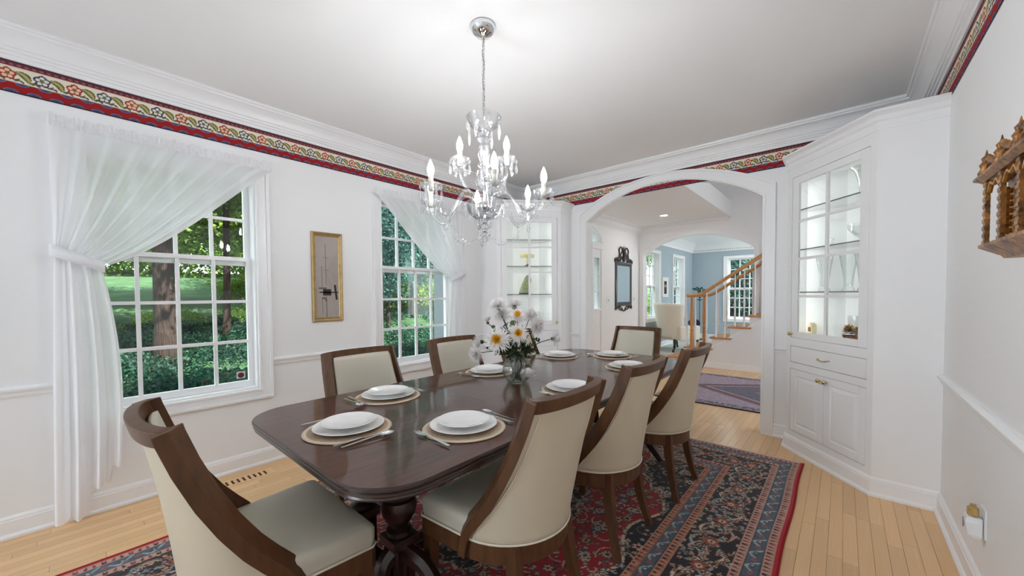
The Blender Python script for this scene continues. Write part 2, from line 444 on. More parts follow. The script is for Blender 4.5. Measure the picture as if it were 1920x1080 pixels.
# crown, chair rail, baseboard
CROWN = [(0, ZB1), (0.012, ZB1), (0.015, 2.606), (0.024, 2.610), (0.026, 2.622), (0.036, 2.626), (0.038, 2.640), (0.046, 2.644), (0.054, 2.668),
         (0.072, 2.694), (0.094, 2.708), (0.104, 2.711), (0.108, 2.722), (0.120, 2.724), (0.124, 2.736), (0.118, CH), (0, CH)]
struct(mold([(XL, YN), (XR, YN), (XR, YF), (XL, YF)], CROWN, closed=True).build('trim_4', 'trim_paint', smooth=25))
RAIL = [(0, 0.763), (0.010, 0.763), (0.014, 0.772), (0.014, 0.784), (0.020, 0.790), (0.026, 0.800), (0.026, 0.808), (0.018, 0.815), (0.010, 0.820), (0, 0.820)]
BASE = [(0, 0), (0.030, 0), (0.030, 0.012), (0.022, 0.022), (0.016, 0.024), (0.016, 0.092), (0.012, 0.096), (0.012, 0.104), (0.007, 0.112), (0, 0.118)]
# corner cabinets: face corners
RA, RB = Vector((-0.355, 3.92)), Vector((0.150, 3.33))
LA, LB = Vector((-3.130, 3.33)), Vector((-2.600, 3.90))
segs = {'left': [[(XL, LA.y), (XL, W2C + 0.5435)], [(XL, W2C - 0.5435), (XL, W1C + 0.5435)], [(XL, W1C - 0.5435), (XL, YN)]],
        'far': [[(AXL - 0.095, YF), (LB.x, YF)], [(RA.x, YF), (AXR + 0.095, YF)]], 'right': [[(XR, YN), (XR, RB.y)]]}
k = 5
for side, ss in segs.items():
    r_ = thing('trim_%d' % k, None, None, kind='structure'); k += 1
    for p in ss: mold(p, RAIL).build('chair_rail', 'trim_paint', r_, smooth=25)
bsegs = {'left': [(XL, LA.y), (XL, YN)], 'right': [(XR, YN), (XR, RB.y)]}
for side, p in bsegs.items(): struct(mold(p, BASE).build('baseboard_' + side, 'trim_paint', smooth=25))
r_ = thing('baseboard_far', None, None, kind='structure')
for p in segs['far']: mold(p, BASE).build('baseboard_piece', 'trim_paint', r_, smooth=25)

# ------------------------------------------------------------------ wallpaper border (printed strip)
def lin(c):
    c = np.asarray(c, float) / 255
    return np.where(c <= 0.04045, c / 12.92, ((c + 0.055) / 1.055) ** 2.4)
def paint(img, mask, c): img[mask] = c
def border_image(u, v):
    """u metres along, v 0..1 across; returns sRGB"""
    U, V = np.meshgrid(u, v); H = ZB1 - ZB0
    img = np.zeros(U.shape + (3,)); img[:] = (232, 222, 206)
    y = V * H
    paint(img, V < 0.345, (150, 34, 34))
    for off, yc in ((0.0, 0.040), (0.5, 0.345)):
        du = (U / 0.0793 + off) % 1.0 - 0.5; dy = (V - yc) * H
        rr = np.hypot(du * 0.0793 * 0.62, dy)
        paint(img, (rr < 0.0165) & (V < 0.345), (112, 104, 128)); paint(img, (rr < 0.0125) & (V < 0.345), (70, 84, 132)); paint(img, (rr < 0.006) & (V < 0.345), (96, 60, 70))
    paint(img, V < 0.04, (42, 44, 62))
    paint(img, (V > 0.338) & (V < 0.352), (200, 176, 160))
    per = 0.238; ph = (U - 0.030) % per
    def leafshape(cu, cv, ang, L, W, c_out, c_in, c_mid):
        du = (ph - cu + per / 2) % per - per / 2; dv = y - cv
        a = du * math.cos(ang) + dv * math.sin(ang); w = -du * math.sin(ang) + dv * math.cos(ang)
        w = w - 0.12 * (a * a) / L * 3
        t = np.clip((a + L) / (2 * L), 0, 1); env = W * np.sqrt(np.clip(t, 0, 1)) * (1 - t) ** 0.6 * 1.9
        e = np.abs(w) / np.maximum(env, 1e-6); inside = (a > -L) & (a < L)
        paint(img, inside & (e < 1.0), c_out); paint(img, inside & (e < 0.72) & (np.abs(np.sin(a * 700)) > 0.35), c_in); paint(img, inside & (e < 0.34), c_mid)
    yc = 0.585 * H
    for cu in (0.06, 0.179):
        leafshape(cu, yc + 0.004, 2.4, 0.034, 0.019, (84, 92, 66), (122, 124, 74), (186, 170, 104))
    for cu in (0.032, 0.088, 0.150, 0.208):
        leafshape(cu, yc - 0.027, 0.5, 0.014, 0.007, (60, 76, 66), (96, 104, 78), (96, 104, 78))
        leafshape(cu + 0.016, yc - 0.029, 2.6, 0.012, 0.006, (60, 76, 66), (96, 104, 78), (96, 104, 78))
    du0 = (ph + per / 2) % per - per / 2
    for cu, co, ci in ((0.0, (160, 62, 44), (236, 196, 170)), (0.119, (62, 72, 88), (222, 220, 210))):
        du = (ph - cu + per / 2) % per - per / 2; dv = y - yc
        for kk in range(5):
            a = kk * 2 * PI / 5 + 0.3
            rr = np.hypot(du - 0.0175 * math.cos(a), dv - 0.0175 * math.sin(a)); paint(img, rr < 0.0150, co)
        for kk in range(5):
            a = kk * 2 * PI / 5 + 0.3
            rr = np.hypot(du - 0.0165 * math.cos(a), dv - 0.0165 * math.sin(a)); paint(img, rr < 0.0085, ci)
        paint(img, np.hypot(du, dv) < 0.0075, (128, 112, 62))
    paint(img, (V > 0.815) & (V < 0.83), (226, 190, 176))
    m = (V >= 0.83); paint(img, m, (104, 50, 58))
    paint(img, m & (V > 0.875) & (V < 0.925) & (((U + V * 0.05) / 0.026) % 1 < 0.55), (150, 98, 100))
    paint(img, V > 0.965, (58, 48, 58))
    return img
def pattern_mesh(name, img, fn, m):
    """img (nv,nu,3) srgb on a regular grid of points, fn(i/nu, j/nv arrays) -> xyz"""
    nv, nu = img.shape[:2]
    ii, jj = np.meshgrid(np.linspace(0, 1, nu), np.linspace(0, 1, nv))
    co = np.stack(fn(ii, jj), -1).reshape(-1, 3).astype(np.float32)
    idx = np.arange(nu * nv).reshape(nv, nu)
    q = np.stack([idx[:-1, :-1], idx[:-1, 1:], idx[1:, 1:], idx[1:, :-1]], -1).reshape(-1, 4).astype(np.int32)
    me = bpy.data.meshes.new(name); nq = len(q)
    me.vertices.add(len(co)); me.vertices.foreach_set('co', co.ravel())
    me.loops.add(nq * 4); me.loops.foreach_set('vertex_index', q.ravel())
    me.polygons.add(nq); me.polygons.foreach_set('loop_start', np.arange(0, nq * 4, 4, dtype=np.int32))
    me.update(calc_edges=True)
    ca = me.color_attributes.new('pattern', 'FLOAT_COLOR', 'POINT')
    rgba = np.ones((nu * nv, 4), np.float32); rgba[:, :3] = lin(img.reshape(-1, 3)); ca.data.foreach_set('color', rgba.ravel())
    me.materials.append(MATS[m])
    return me
def border_strip(name, p0, p1, nrm, step):
    L_ = math.hypot(p1[0] - p0[0], p1[1] - p0[1]); nu = int(L_ / step) + 1; nv = 58
    img = border_image(np.linspace(0, L_, nu) + (p0[1] if p0[0] == p1[0] else p0[0]), np.linspace(0, 1, nv))
    fn = lambda i, j: (p0[0] + (p1[0] - p0[0]) * i + nrm[0] * 0.002, p0[1] + (p1[1] - p0[1]) * i + nrm[1] * 0.002, ZB0 + (ZB1 - ZB0) * j)
    o = bpy.data.objects.new(name, pattern_mesh(name, img, fn, 'border_print')); COL.objects.link(o)
    return struct(o, 'floral wallpaper border with red scalloped edge')
border_strip('trim_8', (XL, -0.9), (XL, YF), (1, 0), 0.003)
border_strip('trim_9', (XL, YF), (XR, YF), (0, -1), 0.003)
border_strip('trim_10', (XR, 1.2), (XR, YF), (-1, 0), 0.004)

# ------------------------------------------------------------------ floor with strip planks
PW = 0.058
YW = -0.95                                   # the strip floor ends here; the unseen floor beyond is pale, added for neutral bounce
floor_b = MB().box((XL, YW, -0.12), (XR, YF, -0.012)).box((XL, YF, -0.12), (2.05, Y2 + 0.06, -0.012))
floor = struct(floor_b.build('floor', 'subfloor'))
mat('pale_bounce', (0.82, 0.82, 0.82), 0.4, var=0.03, vscale=6)
struct(MB().box((XL, YN, -0.12), (XR, YW - 0.001, 0.0)).build('floor_near', 'pale_bounce'))
unit = MB().box((-0.5, -0.5, -0.010), (0.5, 0.5, 0.0)).mesh('plank', 'plank_wood')
rest = MB(); planks = []
for (x0, x1, y0, y1) in ((XL, XR, YW, YF), (XL, 2.05, YF, Y2)):
    nx = int(round((x1 - x0) / PW))
    for i in range(nx):
        xa = x0 + i * PW; y = y0 - random.random() * 0.9
        while y < y1:
            ln = random.choice((0.55, 0.75, 0.95, 1.15, 1.35)); ya, yb = max(y, y0), min(y + ln, y1); y += ln
            if yb - ya < 0.02: continue
            planks.append((xa, xa + PW, ya, yb))
def plank_vis(p):
    xc, yc = (p[0] + p[1]) / 2, (p[2] + p[3]) / 2
    d = Vector((xc, yc, -1.3)); w = d.dot(fw)
    if w < 0.3: return -1
    px = 960 + 713 * d.dot(r2) / w; py = 574 - 713 * d.dot(u2) / w
    if px < -150 or px > 2050 or py > 1330: return -1
    if -2.70 < xc < -0.26 and 0.3 < yc < 3.5: return -1          # wholly under the rug
    if yc > YF and not (-2.6 < xc < -0.1): return -1
    return 1.0 / w
planks.sort(key=plank_vis, reverse=True)
for i, (xa, xb, ya, yb) in enumerate(planks):
    if i < 300 and plank_vis((xa, xb, ya, yb)) > 0:
        link_copy(unit, 'plank', floor, ((xa + xb) / 2, (ya + yb) / 2, 0), scale=(PW - 0.0012, yb - ya - 0.0012, 1))
    else:
        rest.box((xa + 0.0006, ya + 0.0006, -0.010), (xb - 0.0006, yb - 0.0006, 0))
tag(rest.build('plank_field', 'plank_wood', floor), kind='stuff')

# ------------------------------------------------------------------ windows
def window(name, loc, rz, half, z0, zm, z1, cols, rl, ru, op_half, oz0, oz1, cas=0.0915, sticker=False, depth=WT, cas_top=None):
    """local x along the wall, y outwards, z up; origin on the inner wall face"""
    r = thing(name, None, None, loc, rz, kind='structure')
    co = op_half + cas
    def frame(b, hw, za, zb, w, y0, y1):
        b.box((-hw, y0, za), (-hw + w, y1, zb)); b.box((hw - w, y0, za), (hw, y1, zb))
        b.box((-hw + w, y0, zb - w), (hw - w, y1, zb)); b.box((-hw + w, y0, za), (hw - w, y1, za + w))
    b = MB(); frame(b, co, oz0 - cas + 0.012, oz1 + cas - 0.03, 0.024, -0.030, 0); b.build('casing_edge', 'trim_paint', r, bevel=0.004)
    b = MB(); frame(b, co - 0.024, oz0 - cas + 0.036, oz1 + cas - 0.054, cas - 0.040, -0.017, 0); b.build('casing', 'trim_paint', r, bevel=0.003)
    b = MB(); frame(b, op_half + 0.018, oz0 - 0.018, oz1 + 0.018, 0.020, -0.022, 0); b.build('casing_bead', 'trim_paint', r, bevel=0.004)
    b = MB(); frame(b, op_half, oz0, oz1, 0.014, 0, depth); b.build('jamb', 'trim_paint', r)
    for nm, za, zb, yy, rows in (('sash_lower', z0, zm, 0.070, rl), ('sash_upper', zm + 0.012, z1, 0.104, ru)):
        st = op_half - 0.014 - half
        b = MB()
        b.box((-half - st, yy, za - 0.045), (-half, yy + 0.034, zb + 0.03)); b.box((half, yy, za - 0.045), (half + st, yy + 0.034, zb + 0.03))
        b.box((-half, yy, zb), (half, yy + 0.034, zb + 0.03)); b.box((-half, yy, za - 0.045), (half, yy + 0.034, za))
        s = b.build(nm, 'trim_paint', r)
        cw = 2 * half / cols; rh = (zb - za) / rows; mw = 0.011
        for i in range(1, cols): MB().box((-half + i * cw - mw, yy + 0.004, za), (-half + i * cw + mw, yy + 0.030, zb)).build('muntin', 'trim_paint', s)
        for j in range(1, rows): MB().box((-half, yy + 0.006, za + j * rh - mw), (half, yy + 0.028, za + j * rh + mw)).build('muntin', 'trim_paint', s)
        for i in range(cols):
            for j in range(rows):
                MB().box((-half + i * cw + mw, yy + 0.016, za + j * rh + (mw if j else 0)), (-half + (i + 1) * cw - mw, yy + 0.019, za + (j + 1) * rh - mw)).build('pane', 'pane_glass', s)
        if sticker and nm == 'sash_lower':
            MB().box((half - 0.078, yy + 0.0145, z0 + 0.022), (half - 0.022, yy + 0.0158, z0 + 0.074)).build('sticker', 'sticker', s)
            MB().lathe([(0.021, 0), (0.021, 0.0006)], 18, (half - 0.05, yy + 0.0135, z0 + 0.046), axis='y').build('sticker_print', 'sticker_dark', s)
    return r
struct(window('window_1', (XL, W1C, 0), PI / 2, WHALF, 0.652, 1.572, 2.195, 4, 3, 2, OPH, OZ0, OZ1, sticker=True), 'double-hung window with a hilly lawn and thick trunk outside')
struct(window('window_2', (XL, W2C, 0), PI / 2, WHALF, 0.652, 1.572, 2.195, 4, 3, 2, OPH, OZ0, OZ1), 'double-hung window with blue-green conifers outside')

# ------------------------------------------------------------------ sheer curtains
def curtain(name, label, y_free, y_tie, group=None):
    """rod from y_tie (hung side) to y_free; local s=0 at the tied side, 1 at the free side"""
    sg = 1 if y_free > y_tie else -1
    r = thing(name, label, 'curtain', (XL, y_tie, 0), 0)
    Wd = abs(y_free - y_tie); NS, NT = 150, 40; X0 = 0.070
    def fold(s, t, amp): return amp * (math.sin(2 * PI * s * 9 + 1.3 * math.sin(5 * s)) + 0.35 * math.sin(2 * PI * s * 17 + 2 + 2 * t))
    def upper(s, t):
        p0 = (Wd * s, 2.285)
        tie = (lerp(0.005, 0.185, s), lerp(1.565, 1.485, s))
        p1 = (lerp(0.0, Wd * 0.78, s), lerp(2.05, 2.085, s)); p2 = (lerp(0.0, 0.50, s ** 0.9), lerp(1.75, 1.61, s))
        y, z = bez(p0, p1, p2, tie, t)
        amp = lerp(0.006, 0.010, t) * (1 + 0.4 * math.sin(PI * t))
        return (X0 + fold(s, t, amp), sg * y, z)
    MB().grid(upper, NS, NT).build('panel_top', 'sheer_cloth', r, smooth=180)
    def lower(s, t):
        a = (lerp(0.005, 0.185, s), lerp(1.555, 1.475, s))
        bz = 0.012 if s < 0.50 else (0.012 + 0.16 * min(1, (s - 0.50) / 0.06) if s < 0.8 else 0.172 + 0.10 * min(1, (s - 0.8) / 0.05))
        e = (lerp(-0.035, 0.235, s), bz)
        q = t ** 0.75
        y = lerp(a[0], e[0], q) + 0.035 * math.sin(PI * min(1, t * 1.0)) * s; z = lerp(a[1], e[1], t)
        return (X0 - 0.01 + fold(s * 0.36, 0, lerp(0.010, 0.034, t)), sg * y, z)
    MB().grid(lower, NS, NT).build('panel_drop', 'sheer_dense', r, smooth=180)
    def head(s, t):
        z = 2.275 + 0.055 * t + 0.006 * math.sin(150 * s) * t + 0.005 * math.sin(67 * s + 1) * t
        return (X0 + fold(s, 0, 0.008) + 0.006 * math.sin(330 * s), sg * Wd * s, z)
    MB().grid(head, 240, 6).build('ruffle', 'sheer_dense', r, smooth=180)
    def head2(s, t):
        return (X0 + 0.012 + 0.004 * math.sin(400 * s), sg * Wd * s, 2.262 + 0.028 * t)
    MB().grid(head2, 240, 3).build('rod_pocket', 'sheer_dense', r, smooth=180)
    MB().tube([(0.012, sg * 0.002, 2.285), (X0, sg * 0.002, 2.285), (X0, sg * (Wd - 0.002), 2.285), (0.012, sg * (Wd - 0.002), 2.285)], 0.006, 8).build('rod', 'trim_paint', r, smooth=40)
    # tie band wrapped around the gathered cloth
    band = []
    for i in range(25):
        a = 2 * PI * i / 24; yy = 0.092 + 0.105 * math.cos(a); xx = X0 - 0.005 + 0.048 * math.sin(a); zz = 1.527 - 0.42 * (yy - 0.092)
        band.append((xx, sg * yy, zz))
    rings = [[(p[0], p[1], p[2] - 0.033), (p[0], p[1], p[2] + 0.033)] for p in band]
    b = MB(); vs_ = [q for rr in rings for q in rr]; b.add(vs_, [(2 * i, 2 * i + 2, 2 * i + 3, 2 * i + 1) for i in range(24)])
    b.build('tieback', 'sheer_dense', r, smooth=180, solid=0.003)
    MB().tube([(0.0, -sg * 0.012, 1.575), (0.03, -sg * 0.012, 1.575), (0.055, -sg * 0.004, 1.572)], 0.004, 6).build('hook', 'trim_paint', r)
    return r
curtain('sheer_curtain', 'white sheer curtain tied back over the window with the thick tree trunk', 1.045, -0.075)
curtain('sheer_curtain', 'white sheer curtain tied back over the window beside the corner cabinet', 1.868, 2.985)

# ------------------------------------------------------------------ framed picture
pf = thing('framed_picture', 'narrow gold-framed print of moored sailing boats hanging between the windows', 'picture', (XL, 1.45, 0), PI / 2)
def rect_frame(parent, w, z0, z1, fwid, prof, m, name='frame'):
    path = [(-w, z0), (w, z0), (w, z1), (-w, z1)]; b = MB(); P = [Vector(p) for p in path]; rings = []
    for i in range(4):
        d1 = (P[i] - P[i - 1]).normalized(); d2 = (P[(i + 1) % 4] - P[i]).normalized()
        n1 = Vector((-d1.y, d1.x)); n2 = Vector((-d2.y, d2.x)); mm = (n1 + n2) / (1 + n1.dot(n2))
        rings.append([(P[i].x + mm.x * o * fwid, -h, P[i].y + mm.y * o * fwid) for o, h in prof])
    rings.append(rings[0]); b.rings(rings, cap=False)
    return b.build(name, m, parent, smooth=35)
rect_frame(pf, 0.130, 1.083, 1.853, 0.034, [(0, 0), (0, 0.020), (0.25, 0.026), (0.5, 0.022), (0.7, 0.014), (0.85, 0.018), (1, 0.012), (1, 0)], 'gold_frame')
pr_ = MB().box((-0.100, -0.010, 1.113), (0.100, -0.002, 1.823)).build('print', 'print_grey', pf)
def strip(pts, w, m, y=-0.0108, nm='printed_boat'):
    b = MB()
    for (x0, z0), (x1, z1) in zip(pts, pts[1:]):
        d = Vector((x1 - x0, z1 - z0)).normalized(); nx, nz = -d.y * w / 2, d.x * w / 2
        b.add([(x0 + nx, y, z0 + nz), (x0 - nx, y, z0 - nz), (x1 - nx, y, z1 - nz), (x1 + nx, y, z1 + nz)], [(0, 1, 2, 3)])
    return b.build(nm, m, pr_)
strip([(-0.012, 1.40), (-0.014, 1.75)], 0.004, 'ink_brown', nm='printed_mast'); strip([(-0.046, 1.38), (-0.048, 1.56)], 0.004, 'ink_brown', nm='printed_mast')
strip([(-0.04, 1.635), (0.012, 1.635)], 0.003, 'ink_brown', nm='printed_spar'); strip([(-0.035, 1.525), (0.018, 1.525)], 0.003, 'ink_brown', nm='printed_spar')
strip([(-0.014, 1.52), (0.03, 1.38)], 0.0015, 'ink_brown', nm='printed_stay')
strip([(-0.07, 1.335), (0.094, 1.335)], 0.010, 'ink', nm='printed_quay'); strip([(-0.075, 1.37), (-0.01, 1.37)], 0.014, 'ink_brown', nm='printed_boat')
strip([(-0.04, 1.335), (0.03, 1.335)], 0.055, 'ink'); strip([(0.062, 1.40), (0.078, 1.27)], 0.018, 'ink', nm='printed_shed')
strip([(-0.05, 1.28), (-0.03, 1.29), (-0.01, 1.26)], 0.014, 'ink_brown', nm='printed_reflection'); strip([(-0.012, 1.30), (-0.010, 1.113)], 0.006, 'ink_brown', nm='printed_reflection')
strip([(-0.046, 1.28), (-0.044, 1.14)], 0.003, 'ink_brown', nm='printed_reflection')

# ------------------------------------------------------------------ rugs
def stamp_flower(img, X, Y, step, x0, y0, cx, cy, R, petals, ang, cols, outline):
    n = int(R * 1.4 / step) + 2; ix, iy = int((cx - x0) / step), int((cy - y0) / step)
    a0, a1, b0, b1 = max(ix - n, 0), min(ix + n, img.shape[1]), max(iy - n, 0), min(iy + n, img.shape[0])
    if a0 >= a1 or b0 >= b1: return
    dx = X[b0:b1, a0:a1] - cx; dy = Y[b0:b1, a0:a1] - cy; r = np.hypot(dx, dy); t = np.arctan2(dy, dx) + ang
    env = R * (0.80 + 0.2 * np.cos(petals * t)); sub = img[b0:b1, a0:a1]
    sub[r < env + outline] = cols[0]; sub[r < env] = cols[1]
    sub[(r < env * 0.8) & (np.cos(petals * t + 0.5) > 0.2)] = cols[2]; sub[r < R * 0.38] = cols[3]; sub[r < R * 0.2] = cols[0]
def stamp_curve(img, X, Y, step, x0, y0, pts, w, c):
    for (px, py) in pts:
        ix, iy = int((px - x0) / step), int((py - y0) / step); n = max(0, int(w / step))
        img[max(iy - n, 0):max(iy + n + 1, 0), max(ix - n, 0):max(ix + n + 1, 0)] = c
def persian(wd, ln, step):
    nx, ny = int(wd / step) + 1, int(ln / step) + 1
    x = np.linspace(-wd / 2, wd / 2, nx); y = np.linspace(-ln / 2, ln / 2, ny); X, Y = np.meshgrid(x, y); x0, y0 = -wd / 2, -ln / 2
    ex = wd / 2 - np.abs(X); ey = ln / 2 - np.abs(Y); e = np.minimum(ex, ey); A = np.where(ex < ey, Y, X)
    img = np.zeros((ny, nx, 3)); img[:] = (158, 16, 28)
    RG = np.random.default_rng(3)
    NAVY = (30, 20, 28); CREAM = (206, 186, 160); PINK = (190, 146, 130); ORG = (164, 88, 60); BLUE = (74, 88, 100); RED = (166, 14, 28); GREEN = (88, 94, 84); LBL = (158, 172, 172)
    palR = [(NAVY, CREAM, PINK, GREEN), (NAVY, PINK, CREAM, (120, 40, 40)), ((40, 52, 70), LBL, CREAM, ORG), (NAVY, ORG, CREAM, NAVY), (NAVY, CREAM, GREEN, ORG), ((40, 52, 70), BLUE, LBL, CREAM)]
    # corner spandrels and medallion in navy with a scalloped cream edge
    fx, fy = wd / 2 - 0.545, ln / 2 - 0.545
    u = np.clip(fx - np.abs(X), 0, None) / 0.40; v = np.clip(fy - np.abs(Y), 0, None) / 0.62
    sc_ = 0.06 * np.abs(np.sin(9 * np.arctan2(v, u)))
    side = np.clip(fx - np.abs(X), 0, None) - (0.02 + 0.095 * np.abs(np.sin(Y * 5.5)) ** 1.5)
    f1 = np.minimum(np.hypot(u, v) - (0.98 - sc_ * 1.2), side / 0.5)
    rm = np.hypot(X / 0.34, Y / 0.56); am = np.arctan2(Y / 0.56, X / 0.34); f2 = rm - (0.92 + 0.08 * np.abs(np.cos(8 * am)))
    inf = e > 0.545
    for f in (f1, f2):
        img[inf & (f < 0.035)] = CREAM; img[inf & (f < 0.0)] = NAVY
    f3 = rm - (0.5 + 0.06 * np.abs(np.cos(6 * am))); img[inf & (f3 < 0.05)] = CREAM; img[inf & (f3 < 0)] = (130, 20, 30)
    # vines and blossoms in the field
    for k in range(420):
        cx, cy = RG.uniform(-fx, fx), RG.uniform(-fy, fy); R = RG.uniform(0.03, 0.09); a = RG.uniform(0, 6.28); sgn = RG.choice((-1, 1))
        tt = np.linspace(0, 4.5, 160); rr = R * np.exp(-0.28 * tt)
        stamp_curve(img, X, Y, step, x0, y0, list(zip(cx + rr * np.cos(a + sgn * tt), cy + rr * np.sin(a + sgn * tt))), 0.0, [CREAM, (60, 30, 40), PINK, GREEN][k % 4])
    for k in range(2600):
        stamp_flower(img, X, Y, step, x0, y0, RG.uniform(-fx, fx), RG.uniform(-fy, fy), RG.uniform(0.006, 0.013), 4, RG.uniform(0, 6), palR[RG.integers(6)], 0.003)
    for k in range(520):
        stamp_flower(img, X, Y, step, x0, y0, RG.uniform(-fx, fx), RG.uniform(-fy, fy), RG.uniform(0.016, 0.034), int(RG.integers(5, 9)), RG.uniform(0, 6), palR[RG.integers(6)], 0.005)
    # main border
    mb = (e > 0.172) & (e <= 0.402); keep = img.copy(); img[mb] = NAVY
    fr = (e - 0.172) / 0.23
    for sgn, cc, ph in ((1, CREAM, 0), (-1, PINK, 0), (1, LBL, 0.31), (-1, (150, 100, 90), 0.5)):
        wv = 0.5 + sgn * 0.40 * np.sin(2 * PI * (A / 0.46 + ph)) * np.abs(np.cos(2 * PI * A / 0.92 + ph)) ** 0.5
        img[mb & (np.abs(fr - wv) < 0.030)] = cc
    per_x = []
    def along_border(off, dist, fn):
        for sy in (-1, 1):
            for t in np.arange(-wd / 2 + dist, wd / 2 - dist, off): fn(t, sy * (ln / 2 - dist))
        for sx in (-1, 1):
            for t in np.arange(-ln / 2 + dist, ln / 2 - dist, off): fn(sx * (wd / 2 - dist), t)
    def ros(cx, cy): stamp_flower(img, X, Y, step, x0, y0, cx, cy, 0.042, 7, 0.2, (NAVY, ORG, (150, 60, 50), CREAM), 0.006)
    def small(cx, cy):
        for q in range(3):
            stamp_flower(img, X, Y, step, x0, y0, cx + RG.uniform(-0.07, 0.07), cy + RG.uniform(-0.07, 0.07), RG.uniform(0.007, 0.017), int(RG.integers(4, 7)), RG.uniform(0, 6), palR[RG.integers(6)], 0.004)
    along_border(0.030, 0.287, small); along_border(0.030, 0.235, small); along_border(0.030, 0.34, small); along_border(0.23, 0.287, ros)
    img[e > 0.402] = np.where((e > 0.545)[..., None], img, keep)[e > 0.402]; img[e <= 0.172] = keep[e <= 0.172]
    # guard stripes
    def ticks(a, b_, base, alt):
        m = (e > a) & (e <= b_); img[m] = base; t = (e - a) / (b_ - a); p = A / 0.031
        dark = (np.abs(p % 1 - 0.5) < 0.24) & (t > 0.16) & (t < 0.84); hole = (np.abs(p % 1 - 0.5) < 0.10) & (t < 0.5)
        img[m & dark & ~hole] = NAVY; img[m & dark & ~hole & (np.floor(p) % 2 == 0)] = alt
        img[m & ((t < 0.07) | (t > 0.93))] = ORG
    def blue(a, b_):
        m = (e > a) & (e <= b_); img[m] = BLUE; t = (e - a) / (b_ - a); p = (A / 0.115) % 1
        wv = 0.5 + 0.34 * np.sin(2 * PI * p * 1.0)
        img[m & (np.abs(t - wv) < 0.10) & (p < 0.72)] = LBL; img[m & (np.hypot((p - 0.36) * 1.5, t - 0.5) < 0.17)] = (44, 52, 74)
        img[m & (np.hypot((p - 0.36) * 1.5, t - 0.5) < 0.08)] = CREAM
        img[m & (np.hypot((p - 0.86) * 1.6, t - 0.5) < 0.20)] = (160, 84, 80); img[m & (np.hypot((p - 0.86) * 1.6, t - 0.5) < 0.09)] = BLUE
        img[m & ((t < 0.05) | (t > 0.95))] = (44, 52, 74)
    ticks(0.018, 0.063, PINK, (120, 44, 50)); blue(0.063, 0.128); ticks(0.128, 0.172, PINK, (120, 44, 50))
    ticks(0.402, 0.445, (190, 134, 108), (120, 34, 40)); blue(0.445, 0.502); ticks(0.502, 0.545, (190, 134, 108), (120, 34, 40))
    sel = ex < 0.018; img[sel] = (172, 12, 30)
    img[(ey < 0.014) & ~sel] = (206, 190, 180)
    return img + RG.normal(0, 5, img.shape[:2])[..., None]
RW, RL = 2.53, 3.80
RX, RY = -1.478, 3.585 - RL / 2
rug_t = thing('persian_rug', 'red and navy Persian rug with banded border under the dining table', 'rug', (RX, RY, 0))
img = np.clip(persian(RW, RL, 0.0058), 0, 255)
def rugfn(i, j):
    x = (i - 0.5) * RW; y = (j - 0.5) * RL
    return x + 0.004 * np.sin(y * 7) * (np.abs(x) > 1.2), y, 0.009 + 0.0007 * np.sin(x * 9) * np.cos(y * 8)
o = bpy.data.objects.new('pile', pattern_mesh('pile', img, rugfn, 'rug_pile')); COL.objects.link(o); o.parent = rug_t
mat('rug_back', srgb(150, 20, 30), 1.0); mat('fringe', srgb(226, 214, 204), 1.0)
b = MB(); N = 60
for sx in (-1, 1):
    MB().tube([(sx * RW / 2 + 0.004 * math.sin((k / N - .5) * RL * 7), (k / N - 0.5) * RL, 0.006) for k in range(N + 1)], 0.0065, 8).build('selvage', 'rug_back', rug_t, smooth=60)
MB().box((-RW / 2 + .01, -RL / 2, 0.0006), (RW / 2 - .01, RL / 2, 0.006)).build('backing', 'rug_back', rug_t)
b = MB()
for sy in (-1, 1):
    for k in range(420):
        xx = -RW / 2 + RW * (k + 0.5) / 420; dx = random.uniform(-0.006, 0.006); y0_ = sy * RL / 2
        b.add([(xx - 0.002, y0_, 0.007), (xx + 0.002, y0_, 0.007), (xx + dx + 0.001, y0_ + sy * 0.035, 0.0015), (xx + dx - 0.001, y0_ + sy * 0.035, 0.0015)], [(0, 1, 2, 3)])
tag(b.build('fringe', 'fringe', rug_t), kind='stuff')

def hall_rug_img(wd, ln, step):
    nx, ny = int(wd / step) + 1, int(ln / step) + 1
    X, Y = np.meshgrid(np.linspace(-wd / 2, wd / 2, nx), np.linspace(-ln / 2, ln / 2, ny)); RG = np.random.default_rng(5)
    e = np.minimum(wd / 2 - np.abs(X), ln / 2 - np.abs(Y)); img = np.zeros((ny, nx, 3)); img[:] = (92, 74, 96)
    d = np.abs(X) / (wd / 2 - 0.16) + np.abs(Y) / (ln / 2 - 0.22)
    img[d > 1.0] = (150, 130, 148); img[(d > 0.80) & (d <= 1.0)] = (92, 44, 54); img[(d > 0.76) & (d <= 0.80)] = (176, 156, 166); img[d <= 0.76] = (72, 62, 88)
    img[d < 0.22] = (132, 104, 122); img[d < 0.17] = (170, 146, 152)
    nz = RG.normal(0, 1, (ny // 2 + 1, nx // 2 + 1)).repeat(2, 0).repeat(2, 1)[:ny, :nx]
    img += nz[..., None] * 9
    bd = e < 0.15; img[bd] = (100, 84, 106); pp = ((X + Y) / 0.05).astype(int) % 3
    img[bd & (nz > 0.3)] = (44, 40, 62); img[bd & (nz < -0.8)] = (164, 146, 160)
    img[(e < 0.03)] = (120, 108, 122); img[(e > 0.135) & (e < 0.15)] = (150, 130, 146)
    return np.clip(img, 0, 255)
HX0, HX1, HY0, HY1 = -1.80, 0.55, 4.83, 6.68
HW, HL = HX1 - HX0, HY1 - HY0
hr = thing('hall_rug', 'purple and maroon diamond rug on the hall floor beyond the archway', 'rug', ((HX0 + HX1) / 2, (HY0 + HY1) / 2, 0))
mat('rug_edge', srgb(30, 22, 30), 1.0)
